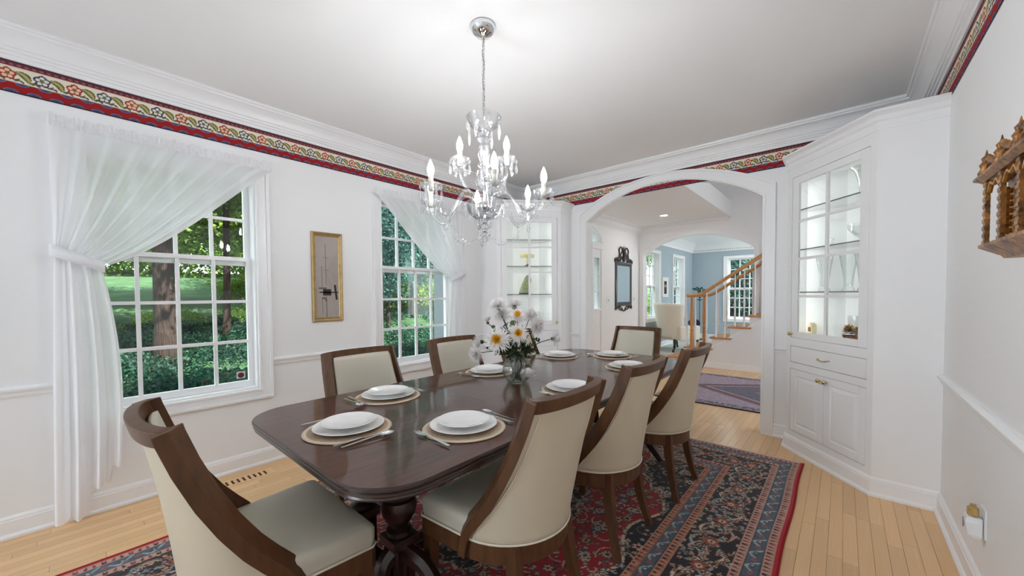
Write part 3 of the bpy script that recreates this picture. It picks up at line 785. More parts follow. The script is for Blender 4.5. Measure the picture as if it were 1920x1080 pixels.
o = bpy.data.objects.new('pile', pattern_mesh('pile', hall_rug_img(HW, HL, 0.010), lambda i, j: ((i - .5) * HW, (j - .5) * HL, 0.0125 + 0 * i), 'rug_pile')); COL.objects.link(o); o.parent = hr
MB().box((-HW / 2 - .004, -HL / 2 - .004, 0.0006), (HW / 2 + .004, HL / 2 + .004, 0.012)).build('edge', 'rug_edge', hr)

# ------------------------------------------------------------------ floor register
fr_ = thing('floor_register', 'wooden slotted floor vent beside the left baseboard under the window', 'vent', (-3.205, 0.74, 0), PI / 2)
MB().box((-0.205, -0.062, 0.0004), (0.205, 0.062, 0.0030)).build('plate', 'plank_wood', fr_, bevel=0.001)
for k in range(10):
    x = -0.150 + k * 0.033
    MB().box((x - 0.0065, -0.034, 0.0032), (x + 0.0065, 0.034, 0.0040)).build('slot', 'slot_shade', fr_)  # dark strips laid on the plate stand in for shade inside the slots

# ------------------------------------------------------------------ corner cabinets
def raised_panel(parent, u0, u1, z0, z1, y, m='cabinet_paint', name='panel'):
    b = MB(); ins = [(0.0, 0.0), (0.004, 0.006), (0.030, -0.004), (0.034, -0.004)]
    rings = [[(u0 + i, y + d, z0 + i), (u1 - i, y + d, z0 + i), (u1 - i, y + d, z1 - i), (u0 + i, y + d, z1 - i)] for i, d in ins]
    b.rings(rings, cap=False); i, d = ins[-1]
    b.add([(u0 + i, y + d, z0 + i), (u1 - i, y + d, z0 + i), (u1 - i, y + d, z1 - i), (u0 + i, y + d, z1 - i)], [(0, 1, 2, 3)])
    return b.build(name, m, parent)
def knob(parent, u, z, y, name='knob'):
    MB().lathe([(0.006, 0), (0.006, -0.012), (0.014, -0.018), (0.016, -0.024), (0.012, -0.031), (0.003, -0.034)], 16, (u, y, z), axis='y').build(name, 'brass', parent, smooth=50)
def cabinet(name, label, a, bb, w0, w1, knob_right):
    """a,bb face corners; w0,w1 where the returns meet the walls (world xy)"""
    dv = (bb - a).normalized(); rz = math.atan2(dv.y, dv.x); Lf = (bb - a).length
    nv = Vector((-dv.y, dv.x)); loc = lambda p: (Vector(p) - a).dot(dv), 
    tl = lambda p: ((Vector(p) - a).dot(dv), (Vector(p) - a).dot(nv))
    r = thing(name, label, 'cabinet', (a.x, a.y, 0), rz)
    l0, l1 = tl(w0), tl(w1); top = 2.43
    b = MB()
    D = 0.022
    b.box((0, 0, 0), (0.045, D, top)); b.box((Lf - 0.045, 0, 0), (Lf, D, top))
    for z0, z1 in ((0, 0.163), (0.679, 0.731), (0.867, 0.933), (2.237, top)): b.box((0.045, 0, z0), (Lf - 0.045, D, z1))
    b.build('face_frame', 'cabinet_paint', r)
    b = MB()
    for (p, q) in (((0.0, 0.0), l0), ((Lf, 0.0), l1)):
        p = Vector(p); q = Vector(q); d = (q - p).normalized(); s = 0.01 if p.x == 0 else -0.01
        nn = Vector((-d.y, d.x)); nn = nn if nn.x * s > 0 else -nn; nn = nn * 0.015
        b.prism([tuple(p), tuple(q), tuple(q + nn), tuple(p + nn)], lambda x, y, t: (x, y, t), 0, top)
    b.build('side_panel', 'cabinet_paint', r)
    corner = ((l0[0] + l1[0]) / 2, l0[1] + l1[1])
    # niche lining behind the glazed door and behind the drawer
    pl = [(0.050, D), (0.050, 0.12), (0.22, 0.30), (Lf - 0.22, 0.30), (Lf - 0.050, 0.12), (Lf - 0.050, D)]
    b = MB(); n = len(pl)
    for (p, q) in zip(pl, pl[1:]):
        b.add([(*p, 0.90), (*q, 0.90), (*q, 2.30), (*p, 2.30)], [(0, 1, 2, 3)])
    b.build('back_panel', 'cabinet_paint', r, solid=0.006)
    MB().prism(pl, lambda x, y, t: (x, y, t), 0.915, 0.930).build('deck', 'cabinet_paint', r)
    MB().prism(pl, lambda x, y, t: (x, y, t), 2.245, 2.26).build('soffit', 'cabinet_paint', r)
    for z in (1.966, 1.646, 1.305):
        MB().prism(pl, lambda x, y, t: (x, y, t), z - 0.004, z + 0.004).build('shelf', 'shelf_glass' , r)
        MB().box((0.050, D + 0.001, z - 0.0045), (Lf - 0.05, D + 0.003, z + 0.0045)).build('shelf_edge', 'plastic_grey', r)
    # top cap, cornice and base mouldings
    cap = [(0, 0), (Lf, 0), l1, corner, l0]
    MB().prism(cap, lambda x, y, t: (x, y, t), top - 0.02, top - 0.002).build('top', 'cabinet_paint', r)
    path = [l1, (Lf, 0), (0, 0), l0]
    corn = [(0, 2.312), (0.006, 2.312), (0.008, 2.326), (0.004, 2.330), (0.006, 2.362), (0.016, 2.372), (0.022, 2.396), (0.038, 2.412), (0.046, 2.416), (0.046, top), (0, top)]
    mold(path, corn).build('cornice', 'trim_paint', r, smooth=25)
    mold(path, BASE).build('base_moulding', 'trim_paint', r, smooth=25)
    # glazed door
    y0, y1 = 0.001, 0.019; du0, du1, dz0, dz1 = 0.0485, Lf - 0.0485, 0.9365, 2.2335
    g0, g1, gz0, gz1 = 0.115, Lf - 0.115, 0.985, 2.178
    b = MB(); b.box((du0, y0, dz0), (g0, y1, dz1)); b.box((g1, y0, dz0), (du1, y1, dz1)); b.box((g0, y0, dz0), (g1, y1, gz0)); b.box((g0, y0, gz1), (g1, y1, dz1))
    d = b.build('glazed_door', 'cabinet_paint', r, bevel=0.002)
    um = (g0 + g1) / 2; zs = [gz0, 1.272, 1.574, 1.876, gz1]
    MB().box((um - 0.011, y0 + 0.002, gz0), (um + 0.011, y1, gz1)).build('muntin', 'cabinet_paint', d)
    for z in zs[1:-1]: MB().box((g0, y0 + 0.003, z - 0.010), (g1, y1, z + 0.010)).build('muntin', 'cabinet_paint', d)
    for ua, ub in ((g0, um - 0.011), (um + 0.011, g1)):
        for za, zb in zip(zs, zs[1:]): MB().box((ua, 0.010, za), (ub, 0.012, zb)).build('pane', 'pane_glass', d)
    knob(d, du0 + 0.012 if not knob_right else du1 - 0.012, 0.965, y0)
    # drawer and lower doors
    dr = MB().box((du0, y0, 0.7345), (du1, y1, 0.8635)).build('drawer', 'cabinet_paint', r, bevel=0.003)
    c = Lf / 2
    MB().tube(smooth_path([(c - 0.048, y0, 0.80), (c - 0.046, y0 - 0.016, 0.80), (c - 0.02, y0 - 0.022, 0.793), (c + 0.02, y0 - 0.022, 0.793), (c + 0.046, y0 - 0.016, 0.80), (c + 0.048, y0, 0.80)], 5), 0.0045, 8).build('pull', 'brass', dr, smooth=60)
    for ua, ub, ku in ((du0, c - 0.0015, c - 0.030), (c + 0.0015, du1, c + 0.030)):
        st = 0.055; b = MB()
        b.box((ua, y0, 0.166), (ua + st, y1, 0.676)); b.box((ub - st, y0, 0.166), (ub, y1, 0.676)); b.box((ua + st, y0, 0.166), (ub - st, y1, 0.166 + st)); b.box((ua + st, y0, 0.676 - st), (ub - st, y1, 0.676))
        ld = b.build('lower_door', 'cabinet_paint', r, bevel=0.002)
        raised_panel(ld, ua + st, ub - st, 0.166 + st, 0.676 - st, y0 + 0.004); knob(ld, ku, 0.640, y0)
    return r, (lambda u, y, z: (a.x + dv.x * u + nv.x * y, a.y + dv.y * u + nv.y * y, z)), rz
cabR, RP, rzR = cabinet('corner_cabinet', 'white glazed corner cabinet holding crystal, beside the carved wood wall shelf', RA, RB, (RA.x, YF), (XR, RB.y), False)
cabL, LP, rzL = cabinet('corner_cabinet', 'white glazed corner cabinet holding a green statuette, behind the chandelier', LA, LB, (XL, LA.y), (LB.x, YF), True)
for P, pw in ((RP, 0.95), (LP, 0.85)):           # fill lights added behind the stiles to brighten each cabinet interior
    for u, du in ((0.075, 0.75), (0.702, -0.75)):
        a_, b_ = Vector(P(u, 0.034, 1.58)), Vector(P(u + du, 0.034 + 0.66, 1.58))
        area('cabinet_fill_strip', a_, b_ - a_, 0.02, 1.18, pw, (1.0, 0.99, 0.97))

def glass_thing(name, label, cat, prof, loc, m='cut_glass', n=20, flutes=0, group=None):
    b = MB(); vs = []; 
    if flutes:
        rings = [[(rr * (1 + 0.05 * math.cos(flutes * 2 * PI * k / n)) * math.cos(2 * PI * k / n), rr * (1 + 0.05 * math.cos(flutes * 2 * PI * k / n)) * math.sin(2 * PI * k / n), z) for k in range(n)] for rr, z in prof]
        b.rings(rings, cap=False)
    else: b.lathe(prof, n, cap=False)
    o = b.build(name, m, None, smooth=60); o.location = loc
    return tag(o, label, cat, group)
VASE = [(0.034, 0), (0.036, 0.01), (0.026, 0.03), (0.030, 0.10), (0.042, 0.20), (0.052, 0.27), (0.049, 0.27), (0.039, 0.20), (0.026, 0.10), (0.020, 0.04), (0.0, 0.035)]
GOB = [(0.032, 0), (0.034, 0.004), (0.006, 0.010), (0.005, 0.085), (0.012, 0.095), (0.030, 0.125), (0.036, 0.175), (0.034, 0.20), (0.032, 0.20), (0.033, 0.175), (0.026, 0.127), (0.0, 0.105)]
BOWL = [(0.045, 0), (0.047, 0.008), (0.030, 0.018), (0.070, 0.050), (0.100, 0.090), (0.105, 0.125), (0.100, 0.125), (0.094, 0.090), (0.062, 0.054), (0.0, 0.030)]
FLUTEV = [(0.05, 0), (0.052, 0.012), (0.036, 0.03), (0.042, 0.10), (0.062, 0.17), (0.085, 0.20), (0.080, 0.20), (0.056, 0.168), (0.036, 0.10), (0.0, 0.04)]
glass_thing('crystal_vase', 'cut crystal vase with flared rim on the top cabinet shelf', 'vase', FLUTEV, RP(0.54, 0.15, 1.971), 'cut_glass', 32, 8)
glass_thing('crystal_bowl', 'low cut crystal bowl on the second glass cabinet shelf', 'bowl', BOWL, RP(0.56, 0.15, 1.651), 'cut_glass', 32, 8)
glass_thing('small_glass', 'small clear glass standing alone on the second cabinet shelf', 'glass', [(0.02, 0), (0.022, 0.06), (0.020, 0.06), (0.018, 0.005), (0, 0.004)], RP(0.26, 0.14, 1.651), 'cut_glass')
for u, y, lb in ((0.22, 0.13, 'etched tall glass vase, knob-side one of three on the third cabinet shelf'), (0.40, 0.16, 'etched tall glass vase, middle one of three on the third cabinet shelf'), (0.56, 0.13, 'etched tall glass vase, hinge-side one of three on the third cabinet shelf')):
    glass_thing('etched_vase', lb, 'vase', VASE, RP(u, y, 1.310), 'cut_glass', 32, 10)
for k, (u, y) in enumerate(((0.43, 0.18), (0.51, 0.19), (0.59, 0.19), (0.66, 0.14), (0.47, 0.26))):
    glass_thing('stem_glass', 'clear stemmed glass behind the dried flower basket in the glazed cabinet', 'glass', GOB, RP(u, y, 0.931), 'cut_glass', 18, group='stem glasses on the cabinet floor')
cn = thing('lantern_candle', 'pale arched candle figure beside the cabinet door knob', 'candle', RP(0.155, 0.09, 0.931), rzR)
MB().prism([(-0.026, 0), (0.026, 0), (0.026, 0.10)] + [(0.026 * math.cos(a), 0.10 + 0.032 * math.sin(a)) for a in np.linspace(0, PI, 9)][1:-1] + [(-0.026, 0.10)], lambda x, z, t: (x, t, z), -0.02, 0.02).build('body', 'wax', cn, bevel=0.003)
MB().box((-0.013, -0.0215, 0.06), (0.013, -0.0205, 0.095)).build('niche', 'basket', cn)
bk = thing('dried_flower_basket', 'brown basket of dried pink and yellow flowers in the glazed cabinet', 'basket', RP(0.560, 0.095, 0.931), rzR)
bk.scale = (1.3, 1.3, 1.45)
MB().rings([[(rx * math.cos(t), ry * math.sin(t), z) for t in np.linspace(0, 2 * PI, 24, endpoint=False)] for rx, ry, z in ((0.070, 0.035, 0), (0.085, 0.045, 0.045), (0.080, 0.040, 0.045), (0.066, 0.03, 0.006))]).build('basket_body', 'basket', bk, smooth=60)
def pom(r, n=26, seed=0):
    R_ = random.Random(seed); b = MB()
    for k in range(n):
        th = math.acos(1 - 1.5 * (k + 0.5) / n); ph = 2.4 * k; d = Vector((math.sin(th) * math.cos(ph), math.sin(th) * math.sin(ph), math.cos(th)))
        s = d.cross(Vector((0, 0, 1))); s = s.normalized() if s.length > 1e-3 else Vector((1, 0, 0)); L_ = r * R_.uniform(0.85, 1.1)
        w = r * 0.26; tip = d * L_; mid = d * L_ * 0.6
        b.add([d * r * 0.15, mid + s * w, tip, mid - s * w], [(0, 1, 2, 3)])
    return b
for k in range(20):
    m_ = ['dried_pink', 'dried_olive', 'dried_yellow', 'dried_olive'][k % 4]
    o = pom(0.026 if k % 4 else 0.032, 26, k).build('dried_bloom', m_, bk); o.location = (-0.07 + 0.14 * (k % 6) / 5, random.uniform(-0.022, 0.016), 0.055 + random.uniform(0, 0.018))
# things in the other cabinet
yl = thing('yellow_compote', 'pale yellow two-handled compote on a dark foot in the corner cabinet', 'ornament', LP(0.385, 0.15, 1.651), rzL)
MB().lathe([(0.042, 0), (0.040, 0.012), (0.012, 0.022), (0.010, 0.03)], 20).build('foot', 'dark_base', yl, smooth=50)
MB().lathe([(0.009, 0.03), (0.012, 0.06), (0.010, 0.10), (0.03, 0.118), (0.062, 0.140), (0.058, 0.155), (0.02, 0.150), (0.0, 0.165)], 20).build('bowl', 'ceramic_yellow', yl, smooth=50)
for s in (-1, 1): MB().tube(smooth_path([(s * 0.058, 0, 0.150), (s * 0.082, 0, 0.145), (s * 0.078, 0, 0.118), (s * 0.04, 0, 0.120)], 5), 0.006, 6).build('handle', 'ceramic_yellow', yl, smooth=60)
gs = thing('green_statuette', 'mottled green statuette standing behind cabinet glass', 'statuette', LP(0.35, 0.15, 1.310), rzL)
MB().box((-0.07, -0.04, 0), (0.05, 0.04, 0.014)).build('plinth', 'dark_base', gs, bevel=0.003)
MB().rings([[(ox + rx * math.cos(t), ry * math.sin(t), z) for t in np.linspace(0, 2 * PI, 16, endpoint=False)] for rx, ry, ox, z in
            ((0.062, 0.034, -0.012, 0.014), (0.058, 0.034, -0.004, 0.06), (0.050, 0.032, 0.008, 0.11), (0.040, 0.028, 0.02, 0.16), (0.034, 0.026, 0.03, 0.19), (0.028, 0.024, 0.034, 0.215), (0.012, 0.012, 0.036, 0.235))]).build('figure', 'ceramic_green', gs, smooth=60)
MB().sphere((0.062, -0.005, 0.17), 0.022, 10, 6, (1, 1, 1.9)).build('wing', 'ceramic_green', gs, smooth=60)
pt = thing('silver_pitcher', 'small silver pitcher with curled handle on the cabinet floor', 'pitcher', LP(0.46, 0.13, 0.931), rzL)
MB().lathe([(0.035, 0), (0.036, 0.008), (0.018, 0.018), (0.040, 0.06), (0.046, 0.10), (0.030, 0.135), (0.034, 0.155), (0.031, 0.155), (0.027, 0.135), (0.0, 0.03)], 20).build('body', 'silver', pt, smooth=50)
MB().tube(smooth_path([(0.033, 0, 0.15), (0.062, 0, 0.155), (0.072, 0, 0.12), (0.055, 0, 0.075), (0.042, 0, 0.07)], 6), 0.004, 6).build('handle', 'silver', pt, smooth=60)
tp = thing('silver_teapot', 'squat silver teapot beside the pitcher on the cabinet floor', 'teapot', LP(0.27, 0.13, 0.931), rzL)
MB().lathe([(0.03, 0), (0.032, 0.008), (0.055, 0.04), (0.058, 0.07), (0.03, 0.10), (0.026, 0.105), (0.012, 0.118), (0.006, 0.13), (0.008, 0.137), (0.0, 0.142)], 20).build('body', 'silver', tp, smooth=50)
MB().tube(smooth_path([(0.05, 0, 0.05), (0.08, 0, 0.07), (0.092, 0, 0.11)], 6), [0.010] * 7 + [0.008] * 6, 8).build('spout', 'silver', tp, smooth=60)
MB().tube(smooth_path([(-0.05, 0, 0.085), (-0.085, 0, 0.10), (-0.09, 0, 0.06), (-0.055, 0, 0.04)], 6), 0.005, 6).build('handle', 'silver', tp, smooth=60)

# ------------------------------------------------------------------ dining table
TX0, TX1, TY0, TY1, TZ = -2.085, -0.917, 0.483, 3.300, 0.760
TCX, TCY = (TX0 + TX1) / 2, (TY0 + TY1) / 2
tb = thing('dining_table', 'long dark mahogany pedestal dining table with rounded corners set for eight', 'table', (TCX, TCY, 0))
hw, hl, RC = (TX1 - TX0) / 2, (TY1 - TY0) / 2, 0.20
def outline(inset):
    pts = []
    for (cx_, cy_, a0) in ((hw - RC, -hl + RC, -PI / 2), (hw - RC, hl - RC, 0), (-hw + RC, hl - RC, PI / 2), (-hw + RC, -hl + RC, PI)):
        for k in range(11):
            a = a0 + PI / 2 * k / 10; pts.append((cx_ + (RC - inset) * math.cos(a), cy_ + (RC - inset) * math.sin(a)))
    return pts
def clip(pts, ya, yb):
    out = []; n = len(pts)
    for lim, keep in ((ya, lambda y: y >= ya - 1e-9), (yb, lambda y: y <= yb + 1e-9)):
        out = []
        for i in range(len(pts)):
            p, q = pts[i], pts[(i + 1) % len(pts)]
            if keep(p[1]): out.append(p)
            if keep(p[1]) != keep(q[1]):
                t = (lim - p[1]) / (q[1] - p[1]); out.append((lerp(p[0], q[0], t), lim))
        pts = out
    return pts
seams = [-hl, -0.53, 0.0, 0.53, hl]
for i in range(4):
    ya, yb = seams[i] + (0.0006 if i else 0), seams[i + 1] - (0.0006 if i < 3 else 0)
    MB().prism(clip(outline(0.004), ya, yb), lambda x, y, t: (x, y, t), TZ - 0.012, TZ).build('top_leaf', 'mahogany', tb)
rings = [[(x, y, z) for x, y in outline(i)] for i, z in ((0.05, TZ - 0.046), (0.012, TZ - 0.046), (0.008, TZ - 0.040), (0.010, TZ - 0.034), (0.004, TZ - 0.028), (0.004, TZ - 0.022), (0.008, TZ - 0.018), (0.0, TZ - 0.012), (0.0, TZ - 0.005), (0.004, TZ - 0.0005))]
MB().rings(rings, cap=False).build('edge_moulding', 'mahogany_dark', tb, smooth=40)
MB().prism(outline(0.16), lambda x, y, t: (x, y, t), TZ - 0.075, TZ - 0.012).build('apron', 'mahogany_dark', tb)
URN = [(0.030, 0.0), (0.050, 0.01), (0.050, 0.03), (0.030, 0.04), (0.044, 0.06), (0.066, 0.10), (0.072, 0.135), (0.066, 0.165), (0.056, 0.172), (0.060, 0.182), (0.040, 0.20), (0.028, 0.24), (0.026, 0.30), (0.036, 0.325), (0.052, 0.335), (0.052, 0.36)]
for sy in (-1, 1):
    ped = MB().box((-0.30, sy * 0.94 - 0.07, 0.655), (0.30, sy * 0.94 + 0.07, TZ - 0.05)).build('pedestal', 'mahogany_dark', tb, bevel=0.005)
    for sx in (-1, 1):
        px, py = sx * 0.15, sy * 1.05
        MB().lathe([(r, 0.33 + z * 0.92) for r, z in URN], 24, (px, py, 0)).build('turned_column', 'mahogany_dark', ped, smooth=40)
        b = MB(); R0 = 0.052
        rings = []
        for z in (0.02, 0.30):
            rings.append([(px + (R0 + 0.004 * math.cos(12 * t)) * max(min(math.cos(t) * 1.3, 0.85), -0.85), py + (R0 + 0.004 * math.cos(12 * t)) * max(min(math.sin(t) * 1.3, 0.85), -0.85), z) for t in np.linspace(0, 2 * PI, 72, endpoint=False)])
        b.rings(rings).box((px - 0.056, py - 0.056, 0.30), (px + 0.056, py + 0.056, 0.335)).build('fluted_block', 'mahogany_dark', ped)
        for ang in ((sx * 0.08, sy * 1.0), (sx * 1.0, -sy * 0.2)):
            d = Vector((ang[0], ang[1], 0)).normalized(); o_ = Vector((px, py, 0)) + d * 0.04
            L_ = 0.10 if abs(ang[1]) > 0.5 else 0.30
            pts = smooth_path([o_ + Vector((0, 0, 0.27)), o_ + d * L_ * 0.35 + Vector((0, 0, 0.24)), o_ + d * L_ * 0.7 + Vector((0, 0, 0.12)), o_ + d * L_ + Vector((0, 0, 0.036))], 6)
            MB().tube(pts, [lerp(0.040, 0.022, i / (len(pts) - 1)) for i in range(len(pts))], 8).build('leg', 'mahogany_dark', ped, smooth=40)
    MB().box((-0.19, sy * 1.05 - 0.03, 0.10), (0.19, sy * 1.05 + 0.03, 0.17)).build('stretcher', 'mahogany_dark', tb, bevel=0.004)
MB().box((-0.03, -1.02, 0.11), (0.03, 1.02, 0.16)).build('stretcher', 'mahogany_dark', tb, bevel=0.004)

# ------------------------------------------------------------------ dining chairs
WT_ = [(0.40, 0.248), (0.55, 0.244), (0.75, 0.229), (0.95, 0.216)]
YE_ = [(0.36, 0.066), (0.40, 0.056), (0.44, 0.040), (0.48, 0.012), (0.52, -0.022), (0.58, -0.068), (0.66, -0.118), (0.75, -0.164), (0.85, -0.205), (0.95, -0.238)]
YB_ = [(0.40, -0.205), (0.55, -0.222), (0.70, -0.243), (0.85, -0.270), (0.95, -0.295)]
def shell(s, z, off=0.0):
    w = interp(z, WT_) - off; ye = interp(z, YE_); yb = interp(z, YB_) + off
    if ye < yb + 0.02: ye = yb + 0.02
    return (w * math.sin(s * PI / 2), ye - (ye - yb) * math.cos(s * PI / 2), z)
def seat_outline(k=1.0, g=0.0):
    pts = [(-0.268 + g, 0.290 - g - 0.02), (-0.255 + g, 0.290 - g), (0.255 - g, 0.290 - g), (0.268 - g, 0.290 - g - 0.02)]
    arc = [((0.250 - g) * math.sin(a), 0.05 - (0.252 - g) * math.cos(a)) for a in np.linspace(PI / 2, -PI / 2, 21)]
    return pts[::-1][:0] + pts + arc
def make_chair():
    r = thing('dining_chair', 'x', 'chair')
    # legs
    for sx in (-1, 1):
        b = MB(); t, w = 0.024, 0.017
        b.rings([[(sx * 0.236 + dx * h, 0.255 + dy * h, z) for dx, dy in ((-1, -1), (1, -1), (1, 1), (-1, 1))] for h, z in ((0.016, 0.0), (0.024, 0.34))]).build('leg', 'walnut', r, bevel=0.002)
        b = MB(); rg = []
        for z, yy, xx, h in ((0.0, -0.195, 0.200, 0.017), (0.08, -0.172, 0.188, 0.018), (0.18, -0.150, 0.176, 0.021), (0.32, -0.130, 0.163, 0.025), (0.400, -0.126, 0.160, 0.025)):
            rg.append([(sx * xx + dx * h * 0.9, yy + dy * h, z) for dx, dy in ((-1, -1), (1, -1), (1, 1), (-1, 1))])
        b.rings(rg).build('leg', 'walnut', r, bevel=0.002)
    # seat rail and cushion
    so = seat_outline()
    MB().prism(so, lambda x, y, t: (x, y, t), 0.330, 0.402).build('seat_rail', 'walnut', r, bevel=0.002)
    rings = [[(x, y, z) for x, y in seat_outline(g=g)] for g, z in ((0.004, 0.402), (0.002, 0.43), (0.002, 0.462), (0.007, 0.474), (0.018, 0.482), (0.05, 0.488), (0.12, 0.493), (0.20, 0.495))]
    MB().rings(rings).build('seat', 'upholstery_seat', r, smooth=60)
    MB().tube([(x, y, 0.404) for x, y in seat_outline(g=-0.001)] + [(*seat_outline(g=-0.001)[0], 0.404)], 0.0045, 6).build('piping', 'piping', r, smooth=60)
    # outer back shell
    def outer(i, j):
        return shell(lerp(-0.985, 0.985, i), lerp(0.404, 0.925, j))
    MB().grid(outer, 40, 20).build('outer_back', 'upholstery', r, smooth=180, solid=0.010)
    def inner(i, j):
        s = lerp(-0.90, 0.90, i); z = lerp(0.47, 0.918, j); p = shell(s, z, 0.030)
        e = math.sin(PI * i) ** 0.5 * math.sin(PI * min(1, j * 1.0)) ** 0.5
        return (p[0] * 0.985, p[1] + 0.012 * e, p[2])
    MB().grid(inner, 30, 20).build('inner_back', 'upholstery_seat', r, smooth=180, solid=0.012)
    # wood frame: two sweeping sides and a curved top rail
    for sx in (-1, 1):
        zs = [0.335 + (0.955 - 0.335) * k / 30 for k in range(31)]
        P = [Vector((sx * interp(z, WT_), interp(z, YE_), z)) for z in zs]; rg = []
        for i, p in enumerate(P):
            T = (P[min(i + 1, 30)] - P[max(i - 1, 0)]); T.x = 0; T.normalize(); Nn = Vector((0, T.z, -T.y))
            sec = ((0.020, -0.048), (0.020, -0.012), (-0.016, 0.022), (-0.018, -0.030))
            rg.append([p + Vector((sx * dx, 0, 0)) + Nn * dn for dx, dn in (sec if sx > 0 else sec[::-1])])
        MB().rings(rg).build('side_frame', 'walnut', r, smooth=30, bevel=0.002)
        def inset(z):                        # where the outer panel ends, a frame's width in from the edge
            e = Vector(shell(1.0, z)); return next(q / 100 for q in range(99, 30, -1) if (Vector(shell(q / 100, z)) - e).length > 0.054)
        MB().tube([shell(sx * inset(0.41 + 0.49 * k / 24), 0.41 + 0.49 * k / 24, -0.006) for k in range(25)], 0.0036, 6).build('piping', 'piping', r, smooth=60)
    rg = []
    for k in range(25):
        s = lerp(-1, 1, k / 24); w = interp(0.95, WT_) ; x = w * math.sin(s * PI / 2) * 1.0; y = -0.238 - 0.057 * math.cos(s * PI / 2)
        nx, ny = math.sin(s * PI / 2) * 0.3, -1.0
        ln_ = math.hypot(nx, ny); nx /= ln_; ny /= ln_
        rg.append([(x + nx * d, y + ny * d + (zz - 0.93) * -0.25, zz) for d, zz in ((-0.018, 0.905), (0.016, 0.905), (0.016, 0.950), (-0.018, 0.956))])
    MB().rings(rg).build('top_rail', 'walnut', r, smooth=30, bevel=0.003)
    MB().tube([shell(lerp(-0.58, 0.58, k / 24), 0.900, -0.006) for k in range(25)], 0.0036, 6).build('piping', 'piping', r, smooth=60)
    MB().tube([shell(lerp(-0.98, 0.98, k / 30), 0.408, -0.007) for k in range(31)], 0.0040, 6).build('piping', 'piping', r, smooth=60)
    return r
chair0 = make_chair()
CH_ = [((-1.51, 0.395), 0, 'cream dining chair with walnut frame at the table end facing the archway'),
       ((-1.000, 1.165), PI / 2, 'cream barrel-back dining chair facing the tree-trunk window, farthest from the archway'),
       ((-1.000, 1.885), PI / 2, 'cream barrel-back dining chair, middle one of three opposite the windows'),
       ((-0.955, 2.610), PI / 2, 'cream barrel-back dining chair nearest the archway on the side opposite the windows'),
       ((-2.070, 1.190), -PI / 2, 'cream dining chair with its back to the wall under the gold-framed print'),
       ((-2.120, 2.000), -PI / 2, 'cream dining chair with its back to the window showing blue-green conifers'),
       ((-2.130, 2.780), -PI / 2, 'cream dining chair half hidden behind the vase of flowers'),
       ((-1.590, 3.530), PI, 'cream dining chair at the table end standing with its back to the archway')]
for i, ((x, y), rz, lb) in enumerate(CH_):
    c = chair0 if i == 0 else copy_tree(chair0)
    c.location = (x, y, 0.0103); c.rotation_euler = (0, 0, rz); c['label'] = lb; c['group'] = 'dining chairs round the table'

# ------------------------------------------------------------------ place settings
mat_me = MB().lathe([(0.0, 0.0), (0.166, 0.0), (0.169, 0.0015), (0.168, 0.0035), (0.155, 0.0042), (0.0, 0.0040)], 48, cap=False).mesh('placemat', 'woven_mat', 40)
rim_b = MB(); rim_b.lathe([(0.152, 0.0040), (0.156, 0.0058), (0.164, 0.0058), (0.168, 0.0035)], 48, cap=False); rim_me = rim_b.mesh('rim', 'mat_rim', 60)
def plate_prof(R): return [(0.0, 0.0), (R * 0.55, 0.0), (R * 0.60, 0.002), (R * 0.78, 0.007), (R * 0.97, 0.014), (R, 0.0165), (R * 0.985, 0.0180), (R * 0.78, 0.0115), (R * 0.66, 0.0075), (R * 0.60, 0.0060), (0.0, 0.0060)]
pl_me = MB().lathe(plate_prof(0.137), 56, cap=False).mesh('dinner_plate', 'porcelain', 40)
sp_me = MB().lathe([(r, z * 0.9) for r, z in plate_prof(0.106)], 56, cap=False).mesh('salad_plate', 'porcelain', 40)
def strip3(path, th=0.0022):                 # path of (half width, y, z): flat bar with thickness
    b = MB(); return b.rings([[(-w, y, z), (w, y, z), (w, y, z + th), (-w, y, z + th)] for w, y, z in path])
b = strip3([(0.0055, -0.105, 0.0005), (0.0062, -0.098, 0.0004), (0.0042, -0.04, 0.002), (0.0026, 0.02, 0.005), (0.0032, 0.035, 0.0045), (0.0105, 0.048, 0.0028), (0.0120, 0.058, 0.0022)])
for k in range(4):
    x = -0.0096 + k * 0.0064; b.rings([[(x - w, y, z), (x + w, y, z), (x + w, y, z + 0.002), (x - w, y, z + 0.002)] for w, y, z in ((0.0024, 0.056, 0.0022), (0.0017, 0.08, 0.0024), (0.0008, 0.100, 0.0052))])
fork_me = b.mesh('fork', 'silver', 50)
b = strip3([(0.0055, -0.11, 0.0003), (0.0070, -0.10, 0.0003), (0.0055, -0.03, 0.001), (0.0045, 0.0, 0.001)], 0.0045)
b.rings([[(-0.0045, y, 0.0016), (w, y, 0.0016), (w, y, 0.0032), (-0.0045, y, 0.0032)] for w, y in ((0.0045, 0.0), (0.0085, 0.02), (0.0090, 0.07), (0.0060, 0.10), (-0.0025, 0.115))])
knife_me = b.mesh('knife', 'silver', 50)
b = strip3([(0.0055, -0.105, 0.0005), (0.0062, -0.098, 0.0004), (0.0042, -0.04, 0.002), (0.0026, 0.03, 0.005), (0.0032, 0.045, 0.0045)])
def bowl_fn(i, j):
    a = 2 * PI * i; r_ = j; x = 0.0165 * r_ * math.cos(a); y = 0.072 + 0.029 * r_ * math.sin(a)
    return (x, y, 0.0012 + 0.0052 * r_ * r_)
b.grid(bowl_fn, 20, 5)
spoon_me = b.mesh('spoon', 'silver', 60)
